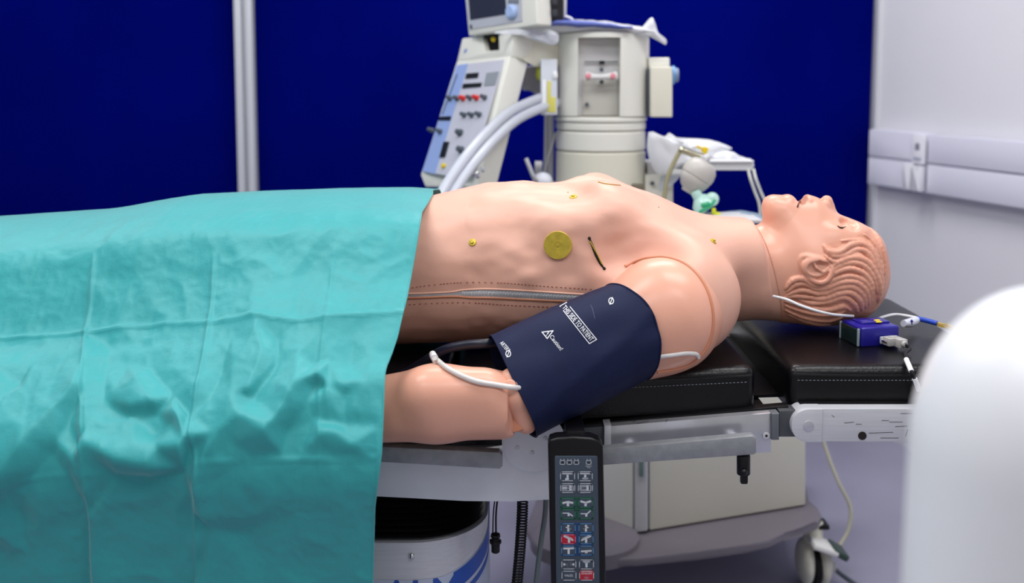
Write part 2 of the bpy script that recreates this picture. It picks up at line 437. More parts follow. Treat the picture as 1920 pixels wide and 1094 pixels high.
    # small hook hole on right blue panel
    for (x, y, sx, sy, p) in LAMPS:
        l = thing('ceiling_panel', 'recessed rectangular ceiling light panel above the room', 'ceiling light', (x, y, CEIL - 0.02), group='ceiling light panels')  # the last panel only houses the added front lamp
        b_ = B()
        for a_, w_, h_ in (((0, sy / 2 + 0.02), sx + 0.08, 0.04), ((0, -sy / 2 - 0.02), sx + 0.08, 0.04), ((sx / 2 + 0.02, 0), 0.04, sy), ((-sx / 2 - 0.02, 0), 0.04, sy)):
            b_.box((x + a_[0], y + a_[1], CEIL - 0.012), (w_, h_, 0.03), bev=0.004)
        b_.out('frame', ALU, l)
        B().box((x, y, CEIL + 0.02), (sx, sy, 0.02)).out('diffuser', mat('lamp_diffuser', '#f4f6ff', 0.6, emis=2.0), l)
room()

# ------------------------------------------------------------------ training manikin
M1 = thing('training_manikin', 'flesh-coloured medical training manikin lying on its back, head on the black head pad', 'manikin', (0.25, 1.88, 0.9))
YC = 1.88
TXs = [-.50, -.30, -.16, -.09, -.03, .03, .10, .145, .19, .24, .29, .33, .37, .42, .5]
TZt = [1.125, 1.135, 1.148, 1.166, 1.176, 1.179, 1.183, 1.186, 1.178, 1.164, 1.146, 1.118, 1.096, 1.09, 1.08]
TW = [.155, .158, .156, .158, .165, .172, .180, .184, .186, .186, .178, .160, .125, .085, .06]
TZb = [.868, .872, .876, .880, .882, .884, .886, .888, .890, .895, .905, .92, .94, .96, .98]
xs_f = np.linspace(-.5, .5, 401)
def smooth_prof(v):
    y = np.interp(xs_f, TXs, v); k = np.hanning(33); k /= k.sum()
    return np.convolve(np.pad(y, 16, mode='edge'), k, 'valid')
pt, pw, pb = smooth_prof(TZt), smooth_prof(TW), smooth_prof(TZb)
ARM_S = at(1247, 590, 1.668); ARM_E = at(985, 738, 1.578)
def torso(X, Y, Z):
    zt, w, zb = np.interp(X, xs_f, pt), np.interp(X, xs_f, pw), np.interp(X, xs_f, pb)
    hz = (zt - zb) / 2; zc = (zt + zb) / 2
    ay = np.abs(Y - YC) / w; az = np.abs(Z - zc) / hz
    n = np.where(Z > zc, 2.25, 2.6)
    d = (np.power(np.power(ay, n) + np.power(az, n) + 1e-9, 1 / n) - 1) * np.minimum(w, hz) * 0.9
    d = np.maximum(d, np.abs(X) * 0 + (X - 0.44))
    d = smin(d, cone(X, Y, Z, (.27, 1.88, 1.028), (.52, 1.87, 1.022), .088, .071), .045)
    d = smin(d, cone(X, Y, Z, (.30, 1.88, .985), (.52, 1.87, .98), .085, .060), .03)
    for s in (-1, 1):   # shoulders, chest muscle
        d = smin(d, ell(X, Y, Z, (.290, YC + s * .175, .993), (.106, .092, .104)), .045)
        d = smin(d, ell(X, Y, Z, (.12, YC + s * .085, 1.125), (.115, .085, .060), 0.05), .030)
        d = smin(d, cone(X, Y, Z, (.15, YC + s * .10, 1.145), (.262, YC + s * .16, 1.05), .036, .04), .03)
        d = smin(d, cone(X, Y, Z, (.33, YC + s * .12, 1.055), (.44, YC + s * .04, 1.05), .036, .04), .04)
        # hollow in front of the armpit
        d = smax(d, -ell(X, Y, Z, (.222, YC + s * .218, 1.085), (.060, .050, .050)), .045)
        # costal margin dip
        d = smax(d, -ell(X, Y, Z, (.085, YC + s * .125, 1.185), (.05, .07, .024), -0.15), .05)
    d = smax(d, -cone(X, Y, Z, (0.06, YC, 1.215), (0.26, YC, 1.20), .03, .03), .03)    # sternum valley
    w1 = np.sin(X * 47 + 3 * Z * 20) * np.sin(Y * 61 + X * 13) + 0.6 * np.sin(X * 83 - Z * 77 + 1.3) * np.sin(Z * 91 + Y * 35)
    d = d + 0.0002 * w1 * np.clip((0.36 - X) * 8, 0, 1)
    # small puckers
    for (c, r, a) in (((.05, 1.715, 1.06), .03, .003), ((.10, 1.70, 1.05), .022, .004), ((.16, 1.70, 1.06), .03, .004), ((-.1, 1.72, 1.09), .03, .0025), ((.0, 1.73, 1.10), .03, .003), ((.13, 1.74, 1.09), .02, -.003), ((.03, 1.71, 1.03), .02, -.003), ((-.06, 1.705, 1.03), .03, .003)):
        d = d + a * np.exp(-((X - c[0]) ** 2 * 1.3 + (Y - c[1]) ** 2 + (Z - c[2]) ** 2) / r ** 2)
    return d
def neckline(X, Y, Z):    # collar plane of the chest skin (curved)
    return (X - 0.452) - 0.10 * (1.10 - Z) + 0.9 * (np.minimum(np.abs(Y - 1.87), .12)) * 0.10
def torso_cut(X, Y, Z): return smax(torso(X, Y, Z), (X - 0.455 - 0.22 * (1.09 - Z)), .002)
TV, TQ = mesh_sdf(torso_cut, (-.42, 1.60, .84), (.54, 2.16, 1.24), .0038, 3)
for i, p in enumerate(TV):       # uneven vinyl skin
    k = min(max((0.34 - p[0]) * 7, 0), 1)
    if k > 0:
        v = Vector((p[0] * 13, p[1] * 20, p[2] * 20)); a = (noise.noise(v) * .0026 + noise.noise(v * 2.3) * .0013) * (1.25 if p[0] > -.08 else .6)
        r = Vector((0, p[1] - YC, p[2] - 1.03)).normalized(); TV[i] = p + np.array(r) * a * k
link('torso', np_mesh('torso', TV, TQ), SKIN, None)
tor = bpy.data.objects['torso']
def reparent(o, par):
    o.data.transform(Matrix.Translation(-Vector(par.location))); o.parent = par
reparent(tor, M1)
# ---- head
hp = lambda px, py, y=0.0: (lambda v: (v.x, 1.87 + y, v.z))(at(px, py, 1.87))
def head0(X, Y, Z):
    Ys = 1.87 + np.abs(Y - 1.87)           # mirror: the sculpt is symmetric
    d = ell(X, Y, Z, hp(1566, 508), (.0955, .077, .093))
    d = smin(d, ell(X, Y, Z, hp(1603, 470), (.053, .062, .049)), .02)
    d = smin(d, ell(X, Y, Z, hp(1530, 462), (.080, .060, .066)), .03)
    d = smin(d, ell(X, Y, Z, hp(1518, 425), (.050, .044, .036)), .02)
    d = smin(d, ell(X, Y, Z, hp(1447, 381), (.0135, .021, .0130)), .008)
    d = smin(d, cone(X, Ys, Z, hp(1462, 402, .012), hp(1506, 482, .056), .021, .020), .022)   # jaw
    d = smin(d, cone(X, Y, Z, hp(1470, 408), hp(1530, 470), .029, .066), .03)
    d = smin(d, cone(X, Y, Z, hp(1482, 397), hp(1520, 400), .024, .032), .02)
    d = smin(d, ell(X, Y, Z, hp(1457, 391), (.020, .024, .017)), .018)                         # chin
    d = smin(d, ell(X, Ys, Z, hp(1550, 442, .046), (.026, .016, .022)), .02)                   # cheek bone
    d = smin(d, ell(X, Ys, Z, hp(1597, 432, .024), (.017, .026, .014)), .014)                  # brow
    d = smin(d, cone(X, Y, Z, hp(1570, 432), hp(1554, 387), .0080, .0105), .006)               # nose
    d = smin(d, ell(X, Y, Z, hp(1550, 378), (.0110, .0115, .0115)), .004)
    d = smin(d, ell(X, Ys, Z, hp(1543, 388, .0125), (.0105, .0075, .0125)), .004)
    d = smin(d, cone(X, Y, Z, hp(1520, 398), hp(1516, 381), .021, .0125), .008)                # upper lip mass
    d = smin(d, ell(X, Y, Z, hp(1515, 375), (.0075, .022, .0100), 0.2), .004)
    d = smax(d, -ell(X, Ys, Z, hp(1536, 374, .0080), (.0055, .0042, .0060), -0.5), .0015)      # nostril
    d = smin(d, ell(X, Y, Z, hp(1477, 377), (.0105, .022, .0125), -0.3), .006)                 # lower lip
    d = smax(d, -ell(X, Y, Z, hp(1500, 372), (.0105, .027, .0185), -0.22), .003)                 # open mouth
    d = smax(d, -ell(X, Ys, Z, hp(1579, 415, .033), (.014, .017, .010)), .012)                 # socket
    d = smin(d, ell(X, Ys, Z, hp(1578, 430, .031), (.0150, .0165, .0140)), .004)               # eyeball and lid
    return d
def neck(X, Y, Z, g=0.0):
    return smin(cone(X, Y, Z, (.36, 1.875, 1.026), hp(1520, 500), .0715 + g, .070 + g), cone(X, Y, Z, (.36, 1.875, .985), hp(1520, 550), .062 + g, .058 + g), .03)
def head1(X, Y, Z):
    d = smin(head0(X, Y, Z), neck(X, Y, Z, .002), .028)
    d = smax(d, -(X - 0.457 - 0.24 * (1.10 - Z) - 0.10 * np.clip(1.10 - Z, 0, 1) ** 0.5 * 0.12), .0015)
    return d
zz = lambda L: [(1380 + x / 3.528, 330 + y / 3.528) for x, y in L]
LOCKS = [([(582, 462), (612, 500), (680, 505), (750, 460), (830, 448), (895, 495), (930, 600), (945, 700)], 6.0),
 ([(596, 490), (640, 530), (715, 525), (790, 490), (855, 500), (905, 570), (925, 660)], 5.0),
 ([(590, 528), (640, 566), (700, 556), (760, 525), (820, 525), (870, 570)], 4.0),
 ([(632, 600), (690, 562), (775, 540), (855, 560), (915, 640), (948, 740), (940, 820)], 6.0),
 ([(615, 650), (680, 596), (770, 574), (850, 600), (908, 680), (930, 770)], 5.0),
 ([(602, 692), (655, 640), (745, 613), (835, 640), (890, 712), (908, 800)], 5.5),
 ([(585, 735), (645, 690), (735, 662), (825, 682), (882, 745), (895, 830)], 5.0),
 ([(555, 762), (615, 735), (695, 703), (795, 704), (860, 765), (880, 850)], 5.5),
 ([(520, 785), (595, 775), (675, 742), (775, 737), (840, 792), (858, 870)], 5.0),
 ([(470, 808), (575, 812), (670, 780), (755, 772), (818, 822), (835, 885)], 5.5),
 ([(400, 812), (500, 842), (610, 832), (715, 802), (785, 850), (805, 900)], 5.0),
 ([(330, 745), (372, 692), (440, 680), (500, 715), (555, 722), (600, 680)], 5.5),
 ([(338, 768), (395, 722), (460, 716), (520, 745), (575, 742), (618, 700)], 4.5),
 ([(335, 790), (415, 758), (480, 762), (540, 778), (598, 752)], 5.0),
 ([(322, 806), (395, 796), (470, 802), (545, 806)], 4.5),
 ([(330, 830), (420, 850), (520, 878), (620, 885), (710, 860), (760, 890)], 5.0),
 ([(330, 860), (430, 892), (540, 915), (640, 915), (720, 895)], 4.5),
 ([(330, 890), (420, 925), (520, 950), (620, 955), (700, 935)], 4.5),
 ([(350, 920), (440, 955), (540, 980), (620, 985)], 4.0),
 ([(850, 388), (900, 430), (945, 505), (966, 600), (970, 720)], 3.5),
 ([(885, 345), (930, 395), (962, 470), (982, 560), (985, 650)], 4.0),
 ([(900, 560), (948, 640), (962, 740), (938, 840)], 4.0),
 ([(700, 430), (770, 425), (850, 430), (920, 500), (955, 610), (960, 700)], 3.5)]
def locks():
    out = []
    for pl, r in LOCKS:
        px = zz(pl)
        pp, rr_ = spline([Vector((a, b, 0)) for a, b in px], False, [0.45 * r] + [r] * (len(px) - 2) + [0.5 * r], 3)
        q = march(headf, [(p.x, p.y) for p in pp])
        ok = np.abs(headf(q[:, 0], q[:, 1], q[:, 2])) < .003
        out.append((q, [v * 0.001 for v in rr_], ok))
    return out
def hairmass(X, Y, Z):
    return smin(ell(X, Y, Z, hp(1573, 513), (.0935, .081, .098)), ell(X, Y, Z, hp(1524, 555), (.062, .068, .055), 0.1), .02)
def head0h(X, Y, Z):      # head with the hair mass
    return smin(head0(X, Y, Z), hairmass(X, Y, Z), .006)
def headf(X, Y, Z): return smin(head1(X, Y, Z), hairmass(X, Y, Z), .006)
lo, hi, hh = np.array((.43, 1.765, .885)), np.array((.735, 1.975, 1.175)), .0016
GX, GY, GZ = grid(lo, hi, hh)
FH = head1(GX, GY, GZ)
FH = smin(FH, hairmass(GX, GY, GZ), .006)
def local_union(F_, a, b, ra, rb, k, cut=False):
    m = max(ra, rb) + k + .004
    l = np.maximum(((np.minimum(a, b) - m - lo) / hh).astype(int), 0); u = np.minimum(((np.maximum(a, b) + m - lo) / hh).astype(int) + 2, F_.shape)
    if (u <= l).any(): return
    sl = tuple(slice(l[i], u[i]) for i in range(3))
    c = cone(GX[sl], GY[sl], GZ[sl], a, b, ra, rb)
    F_[sl] = smax(F_[sl], -c, k) if cut else smin(F_[sl], c, k)
for q, r, ok in locks():
    q = q + np.array([-.0001, -.0013, .0])
    for i in range(len(q) - 1):
        if not (ok[i] and ok[i + 1]): continue
        for m_ in (0, 1):
            a, b = q[i].copy(), q[i + 1].copy()
            if m_:
                a[1] = 3.74 - a[1]; b[1] = 3.74 - b[1]
            local_union(FH, a, b, r[i], r[i + 1], .0012)
# ear
ear_pts = [(1545, 487), (1520, 480), (1505, 479), (1500, 488), (1503, 500), (1510, 511), (1522, 521), (1536, 525), (1549, 521), (1556, 511), (1560, 500)]
eoff = [.004, .006, .007, .009, .010, .012, .014, .014, .012, .009, .006]
eb = march(head0h, ear_pts)
nrm = np.array([-0.12, -0.97, -0.2])
ep = [Vector(p) + Vector(nrm) * o for p, o in zip(eb, eoff)]
ep_s, er_s = spline(ep, False, [.0032, .0035, .0042, .0046, .0044, .0042, .0042, .0044, .0042, .0036, .003], 4)
for i in range(len(ep_s) - 1):
    local_union(FH, np.array(ep_s[i]), np.array(ep_s[i + 1]), er_s[i], er_s[i + 1], .0025)
    m = (Vector(ep_s[i]) + Vector(nrm) * -.008, Vector(ep_s[i + 1]) + Vector(nrm) * -.008)
    local_union(FH, np.array(m[0]), np.array(m[1]), er_s[i], er_s[i + 1], .004)
cc = march(head0h, [(1528, 500)])[0]
FH = smin(FH, ell(GX, GY, GZ, cc + nrm * .003, (.026, .008, .020)), .003)
FH = smax(FH, -ell(GX, GY, GZ, cc + nrm * .012 + np.array([.003, 0, 0]), (.019, .010, .0135)), .002)
inner = march(head0h, [(1524, 489), (1530, 500), (1541, 508), (1552, 505)])
inner = inner + nrm * .006
for i in range(3): local_union(FH, inner[i], inner[i + 1], .0028, .0028, .002)
hc = march(head0h, [(1535, 492), (1548, 496)]) + nrm * .004
local_union(FH, hc[0], hc[1], .0055, .0045, .002, cut=True)
# eye slit and lips seam
es = march(head0, [(1571, 424), (1577, 427), (1584, 425)])
for i in range(2): local_union(FH, es[i], es[i + 1], .0012, .0014, .0008, cut=True)
es3 = [Vector(p) for p in march(head0, [(1570, 423), (1574, 426.5), (1580, 427), (1586, 424.5)])]
HV, HQ = surface_nets(FH, lo, hh, 1)
me = np_mesh('head', HV, HQ)
head = link('head', me, SKIN2); me.materials.append(HAIRM)
# hair gets its own tint: faces behind the hair line
fc = HV[HQ].mean(1)
pj = np.array([proj(p) for p in fc])
HL = zz([(575, 455), (700, 425), (840, 385), (900, 335), (1200, 300), (1200, 1300), (280, 1300), (315, 800), (340, 730), (400, 672), (470, 668), (560, 690), (600, 660), (615, 600), (580, 540)])
def inside(P, poly):
    r = np.zeros(len(P), bool); n = len(poly)
    for i in range(n):
        x1, y1 = poly[i]; x2, y2 = poly[(i + 1) % n]
        c = ((y1 > P[:, 1]) != (y2 > P[:, 1])) & (P[:, 0] < (x2 - x1) * (P[:, 1] - y1) / (y2 - y1 + 1e-9) + x1); r ^= c
    return r
mi = inside(pj, HL).astype(np.int32)
fcm = fc.copy(); fcm[:, 1] = 3.74 - fcm[:, 1]; pm = np.array([proj(p) for p in fcm[fc[:, 1] > 1.87]])
mi[fc[:, 1] > 1.87] = inside(pm, HL)
me.polygons.foreach_set('material_index', mi)
reparent(head, M1)
B().tube([p + Vector((0, -.001, 0)) for p in es3], .001, n=6, radii=[.0004, .0013, .0013, .0004]).out('eye_slit_shade', DARK, M1)  # dark tube painting the shadow along the eyelid line
# neck sleeve between the collars
NV, NQ = mesh_sdf(lambda X, Y, Z: smax(smax(neck(X, Y, Z, 0.0), X - .56, .002), .40 - X, .002), (.36, 1.77, .90), (.57, 1.97, 1.14), .004, 2)
nk = link('neck', np_mesh('neck', NV, NQ), SKIN); reparent(nk, M1)
# ---- arm
def upper_arm(X, Y, Z):
    a, b = ARM_S, ARM_E
    d = cone(X, Y, Z, a, a + (b - a) * 0.80, .0905, .060)
    d = smin(d, ell(X, Y, Z, a + Vector((-.005, -.006, .0)), (.092, .088, .094)), .03)
    e = ARM_E
    d = smin(d, cone(X, Y, Z, a + (b - a) * 0.80, at(980, 730, 1.565), .054, .038), .03)
    k = at(975, 770, 1.53)
    d = smin(d, cone(X, Y, Z, at(960, 716, 1.525), at(966, 742, 1.518), .022, .024), .012)
    d = smin(d, cone(X, Y, Z, at(967, 742, 1.518), at(987, 794, 1.524), .022, .0175), .008)
    return d
AV, AQ = mesh_sdf(upper_arm, (-.03, 1.46, .80), (.40, 1.79, 1.09), .0034, 3)
ua = link('upper_arm', np_mesh('upper_arm', AV, AQ), SKIN2); reparent(ua, M1)
def forearm(X, Y, Z):
    a = at(938, 760, 1.535); b = at(820, 757, 1.535); c = at(640, 775, 1.54)
    d = smin(cone(X, Y, Z, a, b, .0530, .0575), cone(X, Y, Z, b, c, .0585, .047), .02)
    d = smin(d, cone(X, Y, Z, at(905, 730, 1.51), at(800, 735, 1.50), .028, .034), .03)
    d = smax(d, (X - at(962, 757, 1.535).x) + 0.10 * (Z - at(960, 790, 1.5).z) , .004)
    # recess for the elbow joint
    d = smax(d, -cone(X, Y, Z, at(978, 640, 1.49), at(975, 900, 1.49), .018, .022), .003)
    return d
FV, FQ = mesh_sdf(forearm, (-.34, 1.44, .78), (.02, 1.62, .95), .003, 3)
fa = link('forearm', np_mesh('forearm', FV, FQ), SKIN2); reparent(fa, M1)
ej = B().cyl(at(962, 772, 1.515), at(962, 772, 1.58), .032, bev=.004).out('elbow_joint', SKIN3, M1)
B().cyl(at(957, 727, 1.497), at(957, 727, 1.512), .0125, bev=.003).out('hinge_pin', SKIN2, M1)
# hand under the drape
hb = B()
w0 = at(560, 790, 1.53)
hb.sph(w0 + Vector((-.03, 0, 0)), .04, (1.3, .9, .5))
for k in range(4): hb.tube([w0 + Vector((-.06, -.03 + k * .02, 0)), w0 + Vector((-.11, -.033 + k * .022, .004)), w0 + Vector((-.15 + abs(k - 1.5) * .008, -.034 + k * .022, -.012))], .009)
hb.tube([w0 + Vector((-.01, .03, .01)), w0 + Vector((-.05, .055, .01)), w0 + Vector((-.08, .06, 0))], .011)
hb.cyl(at(640, 775, 1.54), w0, .045, .030)
hb.out('hand', SKIN2, M1)
TS = Surf((TV, TQ)); AS = Surf((AV, AQ)); FS = Surf((FV, FQ)); TAS = Surf((TV, TQ), (AV, AQ)); HS = Surf((HV, HQ))
# sleeve rim
rim = [(1172, 500), (1190, 492), (1215, 485), (1248, 483), (1285, 496), (1314, 524), (1331, 560), (1337, 600), (1330, 640), (1312, 668), (1290, 685), (1262, 693), (1232, 698)]
rp = []
for p in rim:
    h, n = TAS.hit(*p)
    if h is not None: rp.append(h + n * .0005)
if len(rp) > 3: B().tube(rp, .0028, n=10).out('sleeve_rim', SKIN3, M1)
# ---- fittings
mp = []
for p in ((1503, 371), (1500, 377), (1497, 383), (1495, 389)):
    h, n = HS.hit(*p)
    if h is not None: mp.append(h)
if len(mp) > 2: B().tube(mp, .002, n=8, radii=([.0018, .0018, .0014, .0005])[:len(mp)]).out('mouth_opening', mat('mouth_dark', '#6a2e20', .5), M1)
h, n = HS.hit(1496, 387)
if h is not None: B().sph(h + n * .001, .0014, n=8).out('teeth', mat('tooth_white', '#d8d4c8', .3), M1)
def stud(px, py, r, name='electrode_stud'):
    h, n = TS.hit(px, py)
    q = thing_part(name, h, n)
    R = n
    b_ = B().lathe([(r * 0.96, -.002), (r, 0), (r, .0012), (r * .9, .0020), (r * .45, .0022), (r * .42, .0042), (r * .3, .0050), (0, .0050)], h, 24, tuple(n))
    return b_.out(name, BRASS, M1)
def thing_part(*a): return None
for px, py, r in ((886, 455, .0068), (1075, 370, .0072), (1337, 453, .0062)): stud(px, py, r)
h, n = TS.hit(1046, 460)
ds = B().lathe([(.0235, -.006), (.0243, .0), (.0243, .0030), (.0238, .0036), (.006, .0036), (.0055, .0030), (.002, .0030), (.0018, .0042), (0, .0042)], h + n * .001, 48, tuple(n)).out('contact_plate', BRASS, M1)
ds['label'] = 'large flat brass contact disc on the chest'
def surfline(S_, pts, r, name, m, off=0.0, sub=4, kind=None, n=8, par=M1, radii=None):
    pp, rr_ = spline([Vector((a, b, 0)) for a, b in pts], False, radii or [r] * len(pts), sub)
    q, rs = [], []
    for p, r_ in zip(pp, rr_):
        h, nn = S_.hit(p.x, p.y)
        if h is not None: q.append(h + nn * off); rs.append(r_)
    if len(q) < 2: return None
    return B().tube(q, r, n=n, step=1, radii=rs).out(name, m, par, kind=kind)
surfline(TS, [(1105, 446), (1111, 462), (1118, 479), (1126, 495), (1133, 504)], .002, 'slit', DARK, 0.0004, radii=[.0012, .0022, .003, .0022, .0012])
surfline(TS, [(1106, 452), (1113, 466), (1120, 480), (1128, 496)], .0012, 'tendon_wire', BRASS, .0022)
for p in ((1105, 447), (1133, 504)):
    h, n = TS.hit(*p); B().sph(h, .0028).out('eyelet', DARK, M1)
surfline(TS, [(1122, 342), (1135, 345), (1150, 347), (1163, 348)], .0012, 'slit', mat('ochre_slit', '#b98a3a', 0.5), .0004)
for p in ((1235, 389), (1065, 361)):
    h, n = TS.hit(*p)
    if h is not None: B().sph(h, .0011, n=8).out('pin_hole', DARK, M1)
# ---- side zip
zip_line = [(700, 556), (765, 554), (820, 552), (865, 549), (905, 549), (950, 551), (1000, 553), (1050, 556), (1090, 559), (1120, 561)]
def ribbon(S_, up, dn, name, m, off, sub=5, par=M1):
    n = 60; V, Q = [], []
    def samp(L, t):
        return (np.interp(t, [p[0] for p in L], [p[1] for p in L]))
    x0, x1 = up[0][0], up[-1][0]
    for i in range(n + 1):
        x = x0 + (x1 - x0) * i / n
        ya, yb = samp(up, x), samp(dn, x)
        for j in range(3):
            h, nn = S_.hit(x, ya + (yb - ya) * j / 2)
            if h is None: h = Vector((0, 0, 0)); return None
            V.append(h + nn * off)
    for i in range(n):
        for j in range(2): Q.append((i * 3 + j, i * 3 + j + 1, (i + 1) * 3 + j + 1, (i + 1) * 3 + j))
    me_ = bpy.data.meshes.new(name); me_.from_pydata([tuple(v) for v in V], [], Q); me_.update()
    o = link(name, me_, m); reparent(o, par); return o
up = [(762, 553), (800, 552), (850, 549), (866, 546), (905, 544), (950, 545), (1000, 548), (1060, 552), (1112, 555)]
dn = [(762, 557), (800, 556), (850, 554), (880, 556), (930, 557), (990, 560), (1060, 563), (1112, 565)]
ribbon(TS, up, dn, 'zip_tape', ZIPM, .0008)
tm = None
for i in range(74):
    x = 868 + i * 3.2
    ya = np.interp(x, [p[0] for p in up], [p[1] for p in up]); yb = np.interp(x, [p[0] for p in dn], [p[1] for p in dn])
    h, n = TS.hit(x, (ya + yb) / 2 + (0.6 if i % 2 else -0.6))
    if h is None: continue
    if tm is None:
        tm = B().box((0, 0, 0), (.0016, .0052, .0020), bev=.0004, seg=1).out('zip_tooth', ZIPT, None)
        o = tm
    else: o = tm.copy(); COL.objects.link(o)
    o.parent = M1
    o.matrix_local = Matrix.Translation(h + n * .0014 - Vector(M1.location)) @ frame(n).to_4x4()
# flaps above and below the zip, with dashed stitching
surfline(TS, [(x, y - 1.5) for x, y in up], .002, 'upper_flap', SKIN, .0, radii=[.0018] * len(up))
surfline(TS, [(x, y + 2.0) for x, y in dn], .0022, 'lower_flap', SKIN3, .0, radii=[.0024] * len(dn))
def stitches(pts, name, S_, m, w=.0009, step=6.0, ln=.0030, off=.0004, par=M1):
    L = [Vector((a, b, 0)) for a, b in pts]; pp, _ = spline(L, False, [1] * len(L), 12)
    b_ = B(); acc = 0; last = pp[0]
    for p in pp[1:]:
        acc += (p - last).length
        if acc >= step:
            acc = 0; h, n = S_.hit(p.x, p.y); g, _n = S_.hit(last.x, last.y)
            if h is not None and g is not None and (h - g).length > 1e-5:
                b_.box(h + n * off, (ln, w, w), frame(n, (h - g)), 0)
        last = p
    return b_.out(name, m, par, kind='stuff')
stitches([(766, 541), (800, 536), (870, 530), (940, 531), (1020, 537), (1108, 543)], 'stitching', TS, STITCH)
stitches([(762, 572), (820, 569), (880, 568), (960, 573), (1050, 577)], 'stitching', TS, STITCH)
# ------------------------------------------------------------------ operating table
T = thing('operating_table', 'black-padded operating table with grey steel side frame, partly under the turquoise drape', 'operating table', (-0.25, 1.86, 0))
YN, YF = 1.625, 2.165      # near and far edge of the pads
def pad(name, x0, x1, ztop, zbot, bev=.022):
    # top corners: ztop(x), zbot(x) linear (left, right)
    b_ = B(); V = []
    for x, k in ((x0, 0), (x1, 1)):
        for y in (YN, YF):
            for z in (zbot[k], ztop[k]): V.append(b_.bm.verts.new((x, y, z)))
    f = [(0, 1, 3, 2), (4, 6, 7, 5), (0, 4, 5, 1), (2, 3, 7, 6), (1, 5, 7, 3), (0, 2, 6, 4)]
    for q in f: b_.bm.faces.new([V[i] for i in q])
    bmesh.ops.recalc_face_normals(b_.bm, faces=b_.bm.faces)
    top = [e for e in b_.bm.edges if all(v.co.z > (zbot[0] + ztop[0]) / 2 for v in e.verts)]
    vert = [e for e in b_.bm.edges if abs((e.verts[0].co - e.verts[1].co).normalized().z) > .9]
    bmesh.ops.bevel(b_.bm, geom=list(set(top + vert)), offset=bev, segments=5, profile=0.6, affect='EDGES')
    # soft crown
    bmesh.ops.subdivide_edges(b_.bm, edges=[e for e in b_.bm.edges if e.calc_length() > .1], cuts=7, use_grid_fill=True)
    for v in b_.bm.verts:
        kx = (v.co.x - x0) / (x1 - x0); ky = (v.co.y - YN) / (YF - YN)
        if v.co.z > zbot[0] + (ztop[0] - zbot[0]) * .6: v.co.z += .006 * math.sin(PI * min(max(kx, 0), 1)) ** .5 * math.sin(PI * min(max(ky, 0), 1)) + .0012 * noise.noise(v.co * 30)
    return b_.out(name, LEATHER, T)
bp = pad('back_pad', -0.10, 0.408, (.868, .893), (at(1040, 800, YN).z, at(1437, 766, YN).z))
sp = pad('seat_pad', -1.30, -0.105, (.875, .866), (.815, .802))
hpz = at(1600, 768, YN).z
hd = pad('head_pad', 0.462, 0.836, (.893, .893), (hpz, hpz))
HPZ = .893
# seams with stitches on the pads
def seamline(pts, name='piping', r=.0016, m=LEATHER): return B().tube(pts, r, n=8).out(name, m, T)
zs = HPZ - .012
seamline([(0.468, YN - .001, zs), (0.60, YN - .001, zs - .002), (0.82, YN - .001, zs)])
b_ = B()
for i in range(54):
    x = .478 + i * .0065; b_.box((x, YN - .0012, zs - .010), (.0036, .0012, .0009))
b_.out('pad_stitching', WSTITCH, T, kind='stuff')
seamline([(-.08, YN - .001, .869 - .013), (.15, YN - .001, .880 - .013), (.40, YN - .001, .892 - .013)])
b_ = B()
for i in range(66):
    x = -.02 + i * .0063; b_.box((x, YN - .0012, .872 + (x + .02) * .048 - .024), (.0036, .0012, .0009))
b_.out('pad_stitching', WSTITCH, T, kind='stuff')
# base boards under pads
def plate(name, pts, Y, dep, m, bev=.0015, par=T, seg=2):
    """side-view polygon given in photo pixels on the plane Y, with real thickness dep going back"""
    P = [at(x, y, Y) for x, y in pts]; o = P[0]
    return B().prism([(p.x, p.z - H) for p in P], (0, Y, H), (1, 0, 0), (0, 0, 1), -0.0, 0) if False else _plate(name, P, Y, dep, m, bev, par, seg)
def _plate(name, P, Y, dep, m, bev, par, seg):
    b_ = B(); a = [b_.bm.verts.new((p.x, Y, p.z)) for p in P]; c = [b_.bm.verts.new((p.x, Y + dep, p.z)) for p in P]
    fs = [b_.bm.faces.new(a), b_.bm.faces.new(c[::-1])]; k = len(P)
    for i in range(k): b_.bm.faces.new((a[i], c[i], c[(i + 1) % k], a[(i + 1) % k]))
    bmesh.ops.recalc_face_normals(b_.bm, faces=b_.bm.faces)
    if bev: bmesh.ops.bevel(b_.bm, geom=list(fs[0].edges), offset=bev, segments=seg, profile=.5, affect='EDGES')
    return b_.out(name, m, par)
plate('pad_board', [(1020, 801), (1478, 762), (1480, 769), (1020, 810)], 1.612, .02, BLACKP, .001)
plate('pad_board', [(1020, 802), (1438, 767), (1438, 772), (1020, 809)], 1.634, .50, BLACKP, .001)
_plate('pad_board', [Vector((.40, 0, .820)), Vector((.468, 0, .822)), Vector((.468, 0, .828)), Vector((.40, 0, .826))], 1.685, .47, BLACKP, .001, T, 2)
plate('pad_board', [(700, 830), (1000, 838), (1020, 812), (1020, 802), (700, 822)], 1.612, .52, BLACKP, .001)
plate('pad_board', [(1500, 757), (1925, 757), (1925, 769), (1500, 769)], 1.612, .52, BLACKP, .001)
